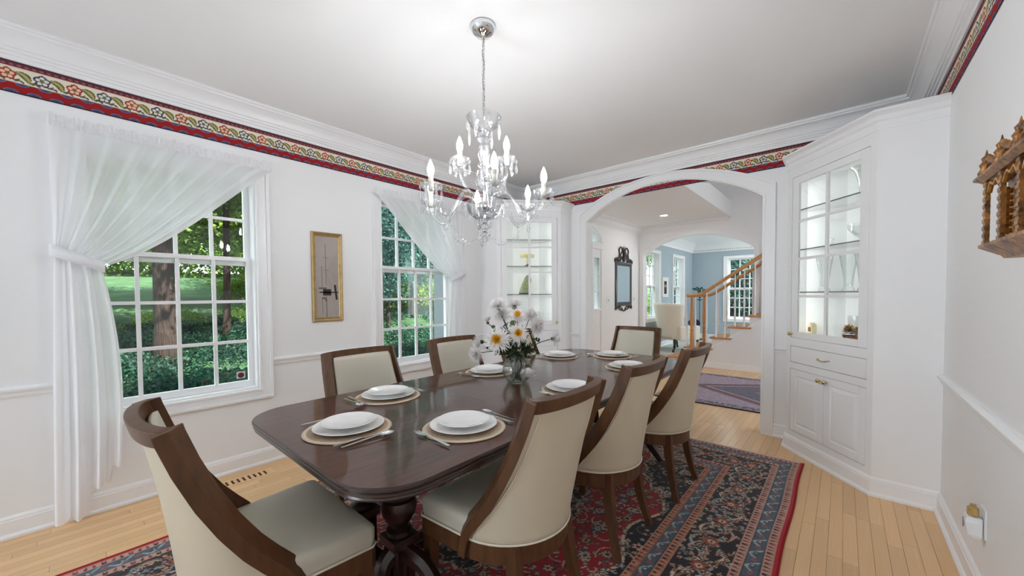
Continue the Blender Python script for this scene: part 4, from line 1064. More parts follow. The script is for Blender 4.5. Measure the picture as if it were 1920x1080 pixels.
SET = [((-1.510, 0.715), 0, 'table end facing the archway'), ((-1.160, 1.030), PI / 2, 'place opposite the windows farthest from the archway'), ((-1.157, 1.830), PI / 2, 'middle place opposite the windows'),
       ((-1.180, 2.645), PI / 2, 'place opposite the windows nearest the archway'), ((-1.837, 1.090), -PI / 2, 'place in front of the gold-framed print'), ((-1.862, 1.890), -PI / 2, 'place in front of the conifer window'),
       ((-1.862, 2.760), -PI / 2, 'window-side place nearest the archway'), ((-1.507, 3.055), PI, 'table end beside the archway')]
R_ = random.Random(4)
for (x, y), rz, where in SET:
    t = Matrix.Rotation(rz, 2)
    def at(dx, dy): v = t @ Vector((dx, dy)); return (x + v.x, y + v.y)
    m = link_copy(mat_me, 'placemat', None, (*at(0, 0), TZ + 0.0004), rz); tag(m, 'round woven beige placemat at the ' + where, 'placemat', 'round woven placemats'); link_copy(rim_me, 'rim', m)
    tag(link_copy(pl_me, 'dinner_plate', None, (*at(0, 0.004), TZ + 0.0050), rz), 'large white dinner plate at the ' + where, 'plate', 'white dinner plates')
    tag(link_copy(sp_me, 'salad_plate', None, (*at(0, 0.004), TZ + 0.0225), rz), 'small white top plate at the ' + where, 'plate', 'white salad plates')
    zz = TZ + 0.0064
    tag(link_copy(fork_me, 'fork', None, (*at(-0.172, -0.01), zz), rz + R_.uniform(-.04, .06)), 'silver fork at the ' + where, 'fork', 'silver forks')
    tag(link_copy(knife_me, 'knife', None, (*at(0.160, -0.02), zz), rz + R_.uniform(-.04, .03)), 'silver knife at the ' + where, 'knife', 'silver knives')
    tag(link_copy(spoon_me, 'spoon', None, (*at(0.188, -0.01), zz), rz + R_.uniform(-.06, .02)), 'silver spoon at the ' + where, 'spoon', 'silver spoons')

# ------------------------------------------------------------------ vase and flowers
VX, VY = -1.510, 1.775
vz = TZ + 0.0006
va = thing('glass_vase', 'round clear glass vase of water holding the chrysanthemums', 'vase', (VX, VY, vz))
vp = [(0.0, 0.004), (0.045, 0.004), (0.050, 0.006), (0.078, 0.035), (0.088, 0.075), (0.080, 0.115), (0.062, 0.150), (0.060, 0.185), (0.070, 0.205)]
MB().lathe([(0.0, 0.0), (0.048, 0.0)] + [(r + 0.003, z - 0.003) for r, z in vp[2:]] + vp[::-1][:-1] + [(0.0, 0.004)], 36, cap=False).build('glass', 'clear_glass', va, smooth=50)
thin_glass('water', (0.93, 0.96, 0.95), 0.5, 0.02, 1.33)
MB().lathe([(0.048, 0.0062), (0.075, 0.036), (0.085, 0.075), (0.078, 0.112), (0.0, 0.1122)], 36, cap=False).build('water', 'water', va, smooth=50)
def petal(b, base, d, upv, L_, w, curl):
    s = d.cross(upv).normalized(); n_ = s.cross(d).normalized()
    p1 = base + d * L_ * 0.55 + n_ * curl * 0.35; p2 = base + d * L_ + n_ * curl
    b.add([base - s * w * 0.35, base + s * w * 0.35, p1 + s * w, p2, p1 - s * w], [(0, 1, 2, 4), (4, 2, 3)])
def mum(name, label, head, face, R, centre, group='chrysanthemums in the vase', seed=0, half=False):
    """flower: head position rel. vase, facing direction, radius"""
    Q = random.Random(seed); r = thing(name, label, 'flower', (VX, VY, vz), 0, group)
    h = Vector(head); f = Vector(face).normalized(); a = f.orthogonal().normalized(); c = f.cross(a)
    b = MB(); bc = MB(); rows = 7; R *= 1.28
    for k in range(rows):
        fr2 = k / (rows - 1); npet = [30, 30, 28, 26, 22, 18, 14][k]
        for q in range(npet):
            an = 2 * PI * (q + 0.5 * (k % 2)) / npet + Q.uniform(-.1, .1); el = lerp(-0.12 if not half else 0.55, 1.15, fr2) + Q.uniform(-.12, .12)
            d = (a * math.cos(an) + c * math.sin(an)) * math.cos(el) + f * math.sin(el)
            L_ = R * lerp(1.0, 0.46, fr2) * Q.uniform(0.85, 1.08)
            tgt = bc if (centre and k >= 4) else b
            petal(tgt, h + f * 0.003 * k, d, f if abs(d.dot(f)) < 0.95 else a, L_, R * 0.052, R * 0.16)
    b.build('petals', 'petal_white', r)
    if centre: bc.build('centre', 'petal_yellow', r)
    cal = MB(); cal.sphere(tuple(h - f * 0.006), R * 0.22, 8, 5); cal.build('calyx', 'stem_green', r, smooth=60)
    foot = Vector((Q.uniform(-0.03, 0.03), Q.uniform(-0.03, 0.03), 0.012 + Q.uniform(0, 0.02))); neck = Vector((h.x * 0.10, h.y * 0.10, 0.165))
    neck.x = max(min(neck.x, 0.03), -0.03); neck.y = max(min(neck.y, 0.03), -0.03)
    pts = smooth_path([foot, neck, (neck + h) / 2 + Vector((0, 0, 0.02)), h - f * 0.008], 6)
    MB().tube(pts, 0.0024, 5).build('stem', 'stem_green', r, smooth=60)
    for q in range(3):
        p = pts[int(len(pts) * (0.30 + 0.2 * q))] ; lb = MB(); dd = Vector((Q.uniform(-1, 1), Q.uniform(-1, 1), Q.uniform(-0.3, 0.5))).normalized()
        for jj in range(5):
            sgn = (-1) ** jj; petal(lb, Vector(p) + dd * 0.012 * jj, (dd + dd.orthogonal() * 0.8 * sgn).normalized(), Vector((0, 0, 1)), 0.036 - 0.003 * jj, 0.008, 0.004)
        petal(lb, Vector(p), dd, Vector((0, 0, 1)) if abs(dd.z) < .9 else Vector((1, 0, 0)), 0.075, 0.010, 0.008)
        lb.build('leaf', 'stem_green', r)
    return r
KX, KY = Vector((0.754, 0.657, 0)), Vector((-0.657, 0.754, 0))     # across / away directions of the arrangement
FL = [('large chrysanthemum with golden centre low over the vase rim', -0.108, -0.11, 0.275, 0.070, 1, (-0.25, -1, 0.25)),
      ('white chrysanthemum with small golden centre above the vase middle', 0.005, -0.12, 0.315, 0.055, 1, (0.1, -1, 0.2)),
      ('white chrysanthemum with pale yellow heart high in the bouquet', 0.006, -0.02, 0.402, 0.052, 1, (0.0, -0.7, 0.7)),
      ('white chrysanthemum at the upper side of the bouquet facing the print', -0.112, 0.0, 0.468, 0.060, 0, (-0.2, -0.4, 1)),
      ('cream chrysanthemum crowning the bouquet', -0.012, 0.05, 0.468, 0.055, 0, (0.1, -0.3, 1)),
      ('white chrysanthemum behind the golden one', -0.085, 0.03, 0.405, 0.052, 0, (-0.3, -0.6, 0.7)),
      ('loose white chrysanthemum leaning toward the corner cabinet', 0.085, 0.02, 0.405, 0.056, 0, (0.5, -0.5, 0.6)),
      ('shaggy white chrysanthemum at the cabinet side of the bouquet', 0.112, -0.03, 0.350, 0.060, 0, (0.8, -0.6, 0.1)),
      ('closed white chrysanthemum raised at the window side', -0.178, 0.0, 0.375, 0.034, 0, (-0.2, 0, 1)),
      ('drooping pinkish chrysanthemum at the window side', -0.218, -0.03, 0.255, 0.048, 0, (-0.8, -0.4, -0.2)),
      ('shaggy pale chrysanthemum hanging lowest at the window side', -0.240, -0.06, 0.190, 0.050, 0, (-0.7, -0.7, -0.1)),
      ('small white chrysanthemum at the end of a long side stem', 0.225, -0.02, 0.272, 0.044, 0, (1, -0.3, 0.1)),
      ('white chrysanthemum drooping over the vase', 0.062, -0.13, 0.120, 0.056, 0, (0.1, -0.5, -0.9))]
for k, (lb, ax, ay, z, R, cen, fc) in enumerate(FL):
    h = KX * ax + KY * ay + Vector((0, 0, z)); f = KX * fc[0] + KY * fc[1] * -1 * -1 + Vector((0, 0, fc[2]))
    mum('chrysanthemum', lb, h, f, R, cen, seed=k, half=(R < 0.04 or 'droop' in lb))
for k, (lb, ax, ay, z) in enumerate((('larger green chrysanthemum bud in the bouquet middle', -0.022, -0.06, 0.372), ('small round green chrysanthemum bud at the window side', -0.142, -0.03, 0.348))):
    h = KX * ax + KY * ay + Vector((0, 0, z)); r = thing('chrysanthemum_bud', lb, 'flower bud', (VX, VY, vz), 0, 'green buds in the vase')
    MB().sphere(tuple(h), 0.020 - 0.007 * k, 12, 7, (1, 1, 0.85)).build('bud', 'bud_green', r, smooth=60)
    MB().tube(smooth_path([(0.01 * k, 0.01, 0.02), (h.x * .1, h.y * .1, 0.16), h], 6), 0.002, 5).build('stem', 'stem_green', r, smooth=60)
gr = thing('greenery_sprig', 'dark green leafy filler spilling over the vase rim', 'foliage', (VX, VY, vz))
Q = random.Random(9)
for k in range(26):
    an = Q.uniform(0, 2 * PI); d = Vector((math.cos(an), math.sin(an), Q.uniform(-0.1, 0.9))).normalized(); base = Vector((math.cos(an) * 0.03, math.sin(an) * 0.03, Q.uniform(0.15, 0.20)))
    lb = MB(); L_ = Q.uniform(0.06, 0.12)
    MB_pts = [base + d * L_ * t for t in (0, .25, .5, .75)]
    for jj, p in enumerate(MB_pts):
        for sgn in (-1, 1): petal(lb, p, (d + d.orthogonal() * 0.9 * sgn).normalized(), Vector((0, 0, 1)), 0.034, 0.008, 0.004)
    petal(lb, base, d, Vector((0.1, 0, 1)).normalized(), L_ * 1.2, 0.009, 0.01)
    lb.build('leaf', 'stem_green', gr)
for k in range(7):
    an = k * 0.9; MB().tube([(0.03 * math.cos(an), 0.03 * math.sin(an), 0.01), (0.045 * math.cos(an + 2.5), 0.045 * math.sin(an + 2.5), 0.11), (0.03 * math.cos(an + 3), 0.03 * math.sin(an + 3), 0.17)], 0.0028, 5).build('stem', 'stem_green', gr)

# ------------------------------------------------------------------ chandelier
CX, CY = -1.480, 1.478
cd = thing('chandelier', 'crystal chandelier with nine lit candle bulbs hanging over the dining table', 'chandelier', (CX, CY, 0))
MB().lathe([(0.066, 2.744), (0.068, 2.736), (0.062, 2.718), (0.046, 2.700), (0.022, 2.690), (0.012, 2.682), (0.008, 2.676)], 32).build('canopy', 'chrome', cd, smooth=50)
b = MB(); nl = 21
for k in range(nl):
    z = 2.678 - (k + 0.5) * (2.678 - 2.285) / nl; pts = []
    for q in range(13):
        a = 2 * PI * q / 12; u_, w_ = 0.0085 * math.cos(a), 0.0135 * math.sin(a)
        pts.append((u_ if k % 2 else 0.0015 * math.sin(k), 0.0015 * math.cos(k) if k % 2 else u_, z + w_))
    b.tube(pts, 0.0024, 5, cap=False)
tag(b.build('chain', 'chrome', cd, smooth=60), kind='stuff')
MB().tube([(0.004 * math.sin(z * 40), 0.004 * math.cos(z * 40), z) for z in np.linspace(2.68, 2.25, 40)], 0.0016, 5).build('cable', 'brass_dark', cd, smooth=60)
MB().lathe([(0.006, 2.29), (0.006, 2.20), (0.012, 2.19)], 12).build('loop_rod', 'chrome', cd, smooth=50)
def scallop(prof, n, lobes, amp):
    b = MB(); b.rings([[(r * (1 + amp * math.cos(lobes * 2 * PI * k / n)) * math.cos(2 * PI * k / n), r * (1 + amp * math.cos(lobes * 2 * PI * k / n)) * math.sin(2 * PI * k / n), z) for k in range(n)] for r, z in prof], cap=False)
    return b
scallop([(0.012, 2.185), (0.040, 2.190), (0.072, 2.212), (0.090, 2.250), (0.094, 2.262), (0.090, 2.262), (0.068, 2.216), (0.038, 2.196), (0.012, 2.192)], 48, 8, 0.02).build('top_bowl', 'crystal', cd, smooth=50)
col_prof = [(0.012, 2.185), (0.030, 2.175), (0.022, 2.160), (0.036, 2.140), (0.020, 2.118), (0.028, 2.100), (0.032, 2.060), (0.022, 2.020), (0.034, 2.004), (0.020, 1.990), (0.030, 1.965), (0.042, 1.930), (0.036, 1.890), (0.022, 1.872), (0.034, 1.858), (0.046, 1.840), (0.040, 1.815), (0.030, 1.80), (0.030, 1.76)]
b = MB(); n = 24
b.rings([[(r * (1 + 0.10 * math.cos(8 * 2 * PI * k / n + z * 60)) * math.cos(2 * PI * k / n), r * (1 + 0.10 * math.cos(8 * 2 * PI * k / n + z * 60)) * math.sin(2 * PI * k / n), z) for k in range(n)] for r, z in col_prof]); b.build('column', 'crystal', cd, smooth=35)
MB().lathe([(0.007, 2.19), (0.007, 1.74)], 10).build('centre_rod', 'chrome', cd, smooth=60)
scallop([(0.010, 1.708), (0.050, 1.715), (0.086, 1.745), (0.104, 1.792), (0.106, 1.802), (0.101, 1.802), (0.082, 1.750), (0.048, 1.721), (0.010, 1.716)], 48, 8, 0.02).build('receiver_bowl', 'crystal', cd, smooth=50)
MB().lathe([(0.034, 1.80), (0.040, 1.79), (0.040, 1.77), (0.030, 1.76), (0.010, 1.75), (0.010, 1.715), (0.016, 1.705), (0.016, 1.695), (0.008, 1.688), (0.008, 1.66), (0.014, 1.655), (0.014, 1.648), (0.006, 1.642), (0.006, 1.628)], 20).build('hub', 'chrome', cd, smooth=40)
MB().sphere((0, 0, 1.672), 0.026, 16, 10, (1, 1, 0.75)).build('lower_ball', 'crystal', cd, smooth=40)
MB().lathe([(0.006, 1.63), (0.016, 1.615), (0.010, 1.595), (0.004, 1.575), (0.0015, 1.565)], 8).build('finial', 'crystal', cd)
def drop_mesh(L_, w):
    w *= 1.15
    b = MB(); b.lathe([(0.002, 0), (0.006, -0.004), (0.0075, -0.010), (0.005, -0.017), (0.0015, -0.020), (0.0015, -0.024), (w * 0.55, -0.034), (w, -0.024 - L_ * 0.65), (w * 0.6, -0.024 - L_ * 0.88), (0.0006, -0.024 - L_)], 6)
    return b.mesh('drop', 'crystal_drop')
drop_s, drop_l = drop_mesh(0.050, 0.0085), drop_mesh(0.105, 0.0085)
for k in range(8):
    a = 2 * PI * k / 8 + 0.3; link_copy(drop_l if k % 2 == 0 else drop_s, 'drop', cd, (0.091 * math.cos(a), 0.091 * math.sin(a), 2.252), a)
cup_b = scallop([(0.010, -0.004), (0.022, 0.000), (0.040, 0.014), (0.050, 0.034), (0.052, 0.037), (0.048, 0.037), (0.037, 0.018), (0.020, 0.005), (0.010, 0.004)], 40, 8, 0.02)
cup_me = cup_b.mesh('cup', 'crystal', 50)
sl_me = MB().lathe([(0.011, 0.0), (0.0125, 0.004), (0.0125, 0.070), (0.010, 0.072)], 16).mesh('candle_sleeve', 'candle_sleeve', 50)
bu_me = MB().lathe([(0.0085, 0.0), (0.0135, 0.012), (0.0165, 0.026), (0.0150, 0.044), (0.0095, 0.062), (0.0045, 0.074), (0.001, 0.081)], 16).mesh('bulb', 'bulb', 70)
def arm(a, path, R, zc, sl_scale=1.0):
    dx, dy = math.cos(a), math.sin(a)
    pts = smooth_path([(r * dx, r * dy, z) for r, z in path], 7)
    m = MB().tube(pts, 0.0088, 10).build('arm', 'crystal', cd, smooth=60)
    c = link_copy(cup_me, 'cup', m, (R * dx, R * dy, zc))
    link_copy(sl_me, 'candle_sleeve', m, (R * dx, R * dy, zc + 0.002)); link_copy(bu_me, 'bulb', m, (R * dx, R * dy, zc + 0.073))
    for q in range(6):
        t = a + 2 * PI * (q + 0.5) / 6; link_copy(drop_s, 'drop', m, (R * dx + 0.050 * math.cos(t), R * dy + 0.050 * math.sin(t), zc + 0.030), t)
base_a = math.radians(41.06)
for k in range(6):
    a = base_a + math.radians(-78 + 60 * k)
    arm(a, [(0.030, 1.785), (0.075, 1.835), (0.125, 1.845), (0.165, 1.800), (0.200, 1.735), (0.245, 1.705), (0.290, 1.725), (0.322, 1.765), (0.330, 1.800)], 0.330, 1.805)
    # bead swags from the arm to the finial and between neighbouring arms
    b = MB(); dx, dy = math.cos(a), math.sin(a)
    for q in range(15):
        t = q / 14; r_ = lerp(0.245, 0.012, t); z = lerp(1.700, 1.640, t) - 0.085 * math.sin(PI * t)
        b.sphere((r_ * dx, r_ * dy, z), 0.0058 if q % 2 else 0.0042, 6, 4, (1, 1, 1))
    tag(b.build('bead_swag', 'crystal_drop', cd), kind='stuff')
    link_copy(drop_s, 'drop', cd, (0.245 * dx, 0.245 * dy, 1.700), a)
    for q in range(2):
        t = a + 0.25 + 0.5 * q; link_copy(drop_s, 'drop', cd, (0.103 * math.cos(t), 0.103 * math.sin(t), 1.797), t)
for k in range(3):
    a = base_a + math.radians(-150 + 120 * k)
    arm(a, [(0.028, 1.83), (0.060, 1.835), (0.105, 1.865), (0.135, 1.915), (0.142, 1.965), (0.142, 1.975)], 0.142, 1.978)

# ------------------------------------------------------------------ carved wall shelf and plug-in on the right wall
cs = thing('carved_shelf', 'carved gilded wooden gothic wall shelf with pointed openwork arches', 'wall ornament', (XR, 1.45, 0), -PI / 2)
# local x towards the camera side (-y world), y into the room is -y local ; wall at y=0
D_ = 0.118
def cbox(x0, x1, z0, z1, d0, d1, nm, m='carved_wood', bv=0.003): return MB().box((x0, -d1, z0), (x1, -d0, z1)).build(nm, m, cs, bevel=bv)
SX0, SX1 = -0.505, 0.36; NB = 5
b = MB(); b.rings([[(SX0 + i, 0.0, z), (SX1 - i, 0.0, z), (SX1 - i, -d, z), (SX0 + i, -d, z)] for i, d, z in ((0.075, D_ - 0.040, 1.402), (0.070, D_ - 0.034, 1.412), (0.066, D_ - 0.030, 1.414), (0.030, D_ - 0.002, 1.436), (0.026, D_ + 0.004, 1.440), (0.026, D_ + 0.004, 1.449))]); b.build('base', 'carved_wood', cs)
cbox(SX0 + 0.04, SX1 - 0.04, 1.449, 1.645, 0.0, D_ - 0.050, 'back_panel')
PXS = [SX0 + 0.045 + (SX1 - SX0 - 0.09) * k / NB for k in range(NB + 1)]
for x in PXS:
    b = MB()
    for q in range(17): b.box((x - 0.014 + 0.002 * (q % 2), -D_ + 0.002 + 0.002 * (q % 2), 1.449 + q * 0.0115), (x + 0.014 - 0.002 * (q % 2), -D_ + 0.014, 1.449 + (q + 1) * 0.0115))
    b.build('pier', 'carved_wood', cs)
    b = MB(); yv = -D_ + 0.006
    b.lathe([(0.016, 1.664), (0.019, 1.676), (0.012, 1.690), (0.016, 1.702), (0.009, 1.712), (0.012, 1.722), (0.004, 1.732), (0.001, 1.748)], 8, (x, yv, 0)); b.build('pinnacle', 'carved_wood', cs, smooth=50)
for xa, xb in zip(PXS, PXS[1:]):
    xc = (xa + xb) / 2; w = xb - xa
    b = MB()
    for q in range(7): b.lathe([(0.008, 1.470 + q * 0.02), (0.013, 1.480 + q * 0.02), (0.008, 1.490 + q * 0.02)], 8, (xc, -D_ + 0.030, 0))
    b.build('spindle', 'carved_wood', cs)
    b = MB()
    for s_ in (-1, 1):
        for q in range(8): b.sphere((xc + s_ * 0.040, -D_ + 0.046, 1.465 + q * 0.020), 0.010, 6, 4)
    b.build('beading', 'carved_wood', cs)
    b = MB(); b.tube(smooth_path([(xa + 0.02, -D_ + 0.01, 1.61), (xc - 0.03, -D_ + 0.01, 1.636), (xc, -D_ + 0.01, 1.626), (xc + 0.03, -D_ + 0.01, 1.636), (xb - 0.02, -D_ + 0.01, 1.61)], 5), 0.006, 6); b.build('arch', 'carved_wood', cs)
    b = MB(); yv = -D_ + 0.006      # openwork gable swinging from pinnacle to pinnacle
    pts = smooth_path([(xa + 0.006, yv, 1.722), (xa + 0.3 * w, yv, 1.706), (xc, yv, 1.694), (xb - 0.20 * w, yv, 1.690), (xb - 0.012, yv, 1.684)], 6)
    b.tube(pts, 0.0075, 6)
    for q, p in enumerate(pts[2::3]): b.sphere((p.x, p.y, p.z + 0.007), 0.0075, 6, 4)
    b.tube(smooth_path([(xa + 0.010, yv, 1.672), (xa + 0.16 * w, yv, 1.694), (xa + 0.34 * w, yv, 1.700)], 4), 0.006, 6)
    b.tube(smooth_path([(xb - 0.20 * w, yv, 1.690), (xb - 0.14 * w, yv, 1.676), (xb - 0.05 * w, yv, 1.670)], 4), 0.008, 6); b.build('gable', 'carved_wood', cs, smooth=50)
b = MB(); b.rings([[(SX0 - i, 0.0, z), (SX1 + i, 0.0, z), (SX1 + i, -D_ - d, z), (SX0 - i, -D_ - d, z)] for i, d, z in ((-0.030, 0.0, 1.645), (-0.026, 0.006, 1.650), (-0.002, 0.014, 1.658), (0.0, 0.014, 1.666))]); b.build('cornice', 'carved_wood', cs)

mat('gilding', srgb(206, 152, 78), 0.34, 0.65, var=0.35, vscale=60, bump=0.5, bscale=150)
for o in cs.children:
    if o.name.split('.')[0] in ('spindle', 'beading', 'arch'): o.data.materials[0] = MATS['gilding']
ol = thing('wall_outlet', 'white wall outlet plate low on the wall beside the corner cabinet', 'outlet', (XR, 2.42, 0), -PI / 2)
MB().box((-0.036, -0.006, 0.295), (0.036, 0.0, 0.415)).build('plate', 'plastic_white', ol, bevel=0.002)
MB().box((-0.016, -0.008, 0.305), (0.016, -0.0055, 0.345)).build('socket', 'plastic_grey', ol, bevel=0.001)
pg = thing('plug_in_freshener', 'white plug-in air freshener with amber oil bottle in the wall outlet', 'air freshener', (XR, 2.42, 0), -PI / 2)
b = MB(); b.rings([[(sx_ * w, -d, z) for sx_, d in ((-1, 0.0085), (1, 0.0085), (1, dd), (-1, dd))] for w, dd, z in ((0.020, 0.030, 0.285), (0.027, 0.050, 0.30), (0.028, 0.056, 0.350), (0.024, 0.052, 0.372))]); b.build('body', 'plastic_white', pg, bevel=0.003)
MB().lathe([(0.013, 0.373), (0.017, 0.378), (0.017, 0.405), (0.009, 0.412), (0.009, 0.420)], 14, (0, -0.032, 0)).build('bottle', 'amber_oil', pg, smooth=40)
MB().box((-0.010, -0.0575, 0.315), (-0.004, -0.0540, 0.355)).build('dial', 'plastic_grey', pg)

# ------------------------------------------------------------------ stair hall beyond the archway
def ellz(y, c, h, z0, b_): return z0 + b_ * math.sqrt(max(0, 1 - ((y - c) / h) ** 2))
DC = 5.57
wall_with_holes('wall_hall_left', 'x', XL - WT, XL, YA, YL + 0.1, 0, 5.2, [(DC - 0.82, DC + 0.48, 0.0, 2.62), (DC + 0.48, 6.140, 2.24, 2.62), (6.140, 6.400, 1.035, 2.62), (8.956 - 0.408, 8.956 + 0.408, 0.72, 2.285), (10.81 - 0.408, 10.81 + 0.408, 0.72, 2.285)])
# front door in its opening with an arched transom above
d1 = thing('door_1', None, None, (XL, DC - 0.80, 0), PI / 2, kind='structure')
MB().box((0.02, 0.06, 0.0), (1.24, 0.105, 2.12)).build('door_leaf', 'trim_paint', d1, bevel=0.003)
for (u0, u1) in ((0.14, 0.58), (0.68, 1.12)):
    for (z0, z1) in ((0.22, 0.85), (0.97, 1.95)): raised_panel(d1, u0, u1, z0, z1, 0.062, 'trim_paint')
MB().box((0, -0.004, 2.12), (1.63, WT, 2.25)).build('transom_bar', 'trim_paint', d1, bevel=0.003)
MB().lathe([(0.022, 0), (0.022, -0.01), (0.010, -0.014), (0.010, -0.04), (0.024, -0.048), (0.026, -0.062), (0.014, -0.072)], 16, (1.20, 0.06, 0.94), axis='y').build('door_knob', 'brass_dark', d1, smooth=50)
MB().lathe([(0.022, 0), (0.022, -0.012), (0.012, -0.018)], 16, (1.20, 0.06, 1.16), axis='y').build('deadbolt', 'brass_dark', d1, smooth=50)
w4 = thing('window_4', None, None, (XL, 0, 0), 0, kind='structure')
nn_ = 30; hh = 0.93
b = MB()
ys = [DC - 0.82 + 1.65 * i / nn_ for i in range(nn_ + 1)]
for ya, yb in zip(ys, ys[1:]):
    za, zb = ellz(ya, DC, hh - 0.09, 2.25, 0.30), ellz(yb, DC, hh - 0.09, 2.25, 0.30)
    b.add([(-WT, ya, za), (-WT, yb, zb), (-WT, yb, 2.63), (-WT, ya, 2.63), (0, ya, za), (0, yb, zb), (0, yb, 2.63), (0, ya, 2.63)], [(0, 1, 2, 3), (5, 4, 7, 6), (4, 5, 1, 0), (3, 2, 6, 7)])
b.build('spandrel', 'wall_paint', w4)
for t0, t1, pr in ((0.0, 0.35, 0.016), (0.35, 1.0, 0.024)):
    rg = []
    for i in range(41):
        an = PI * i / 40
        P_ = lambda t: (DC - math.cos(an) * lerp(hh - 0.095, hh, t), 2.25 + math.sin(an) * lerp(0.295, 0.39, t))
        (ya, za), (yb, zb) = P_(t0), P_(t1); rg.append([(0, ya, za), (0, yb, zb), (pr, yb, zb), (pr, ya, za)])
    MB().rings(rg).build('casing', 'trim_paint', w4, smooth=30)
b = MB(); b.add([(-0.08, y, 2.25) for y in ys] + [(-0.08, y, ellz(y, DC, hh - 0.09, 2.25, 0.30)) for y in ys], [(i, i + 1, nn_ + 2 + i, nn_ + 1 + i) for i in range(nn_)]); b.build('pane', 'pane_glass', w4)
for yy in (DC - 0.42, DC, DC + 0.42, DC + 0.68): MB().box((-0.09, yy - 0.01, 2.25), (-0.07, yy + 0.01, ellz(yy, DC, hh - .09, 2.25, .30))).build('muntin', 'trim_paint', w4)
w3 = thing('window_3', None, None, (XL, 6.27, 0), PI / 2, kind='structure')
b = MB(); b.box((-0.20, -0.024, 0.0), (-0.145, 0, 2.12)); b.box((0.145, -0.024, 0.0), (0.23, 0, 2.12)); b.box((-0.20, -0.024, 2.13), (0.23, -0.0045, 2.24)); b.build('casing', 'trim_paint', w3, bevel=0.003)
b = MB(); b.box((-0.145, -0.004, 0.0), (-0.10, 0.05, 2.12)); b.box((0.10, -0.004, 0.0), (0.145, 0.05, 2.12)); b.box((-0.10, -0.004, 0.0), (0.10, 0.05, 1.04)); b.box((-0.0995, -0.004, 1.97), (0.0995, WT, 2.119)); b.build('sidelight_frame', 'trim_paint', w3)
for z0, z1 in ((0.14, 0.50), (0.58, 0.90)): raised_panel(w3, -0.08, 0.08, z0, z1, -0.006, 'trim_paint')
for j in range(3):
    MB().box((-0.10, 0.02, 1.04 + j * 0.31), (0.10, 0.023, 1.04 + (j + 1) * 0.31)).build('pane', 'pane_glass', w3)
    if j: MB().box((-0.10, 0.008, 1.04 + j * 0.31 - 0.01), (0.10, 0.034, 1.04 + j * 0.31 + 0.01)).build('muntin', 'trim_paint', w3)
MB().box((-0.145, -0.02, 1.0), (0.145, -0.002, 1.035)).build('ledge', 'trim_paint', w3, bevel=0.003)

arch_wall('wall_hall_far', Y2, Y2 + 0.12, XL, 2.05, -3.310, -1.240, 2.140, 2.487, 5.2, 'wall_paint')
arch_casing('trim_11', Y2, -1, -3.310, -1.240, 2.140, 2.487, 0.085, 2.575, 2.22, CAS)
struct(MB().box((2.05, YA, 0), (2.17, Y2 + 0.12, 5.2)).build('wall_hall_right', 'wall_paint'))
struct(MB().box((XL, YA, CH), (-1.62, Y2, CH + 0.30)).build('ceiling_hall', 'ceiling_paint'))
struct(MB().box((XL - WT, YN - 0.2, 5.2), (2.2, YL + 0.2, 5.4)).build('ceiling_sun_block', 'ceiling_paint'))  # upper ceiling stretched into an unseen roof slab, added to block the sun
struct(MB().box((XR, YN, CH + 0.3), (XR + 0.12, YF, 5.2)).box((XL - WT, YN - 0.12, CH + 0.3), (XL, YA, 5.2)).build('wall_sun_block', 'wall_paint'))  # unseen upper walls, added below the roof slab to keep sun out
struct(mold([(-1.66, Y2), (XL, Y2), (XL, YA + 0.02)], [(o_ * 1.1, z) for o_, z in CROWN]).build('trim_12', 'trim_paint', smooth=25))
struct(mold([(XL, Y2), (XL, 6.51)], BASE).build('baseboard_hall', 'trim_paint', smooth=25))
# recessed lights
for (x, y, z, lb) in ((-2.514, 7.172, CH, 'recessed round ceiling light in the stair hall ceiling'), (-2.141, 10.97, CH, 'recessed round ceiling light in the blue living room')):
    dl = thing('recessed_light', lb, 'ceiling light', (x, y, z), 0, 'recessed ceiling lights')
    MB().lathe([(0.062, -0.0005), (0.085, -0.0005), (0.085, -0.004), (0.080, -0.007), (0.062, -0.003)], 28, cap=False).build('trim_ring', 'plastic_white', dl, smooth=40)
    MB().lathe([(0.0, -0.002), (0.063, -0.002)], 28, cap=False).build('lens', 'downlight_lens', dl)
area('recessed_light_beam_hall', (-2.514, 7.172, CH - 0.02), (0, 0, -1), 0.12, 0.12, 5, (1, 0.97, 0.92))
area('recessed_light_beam_living', (-2.141, 10.97, CH - 0.02), (0, 0, -1), 0.12, 0.12, 8, (1, 0.97, 0.92))
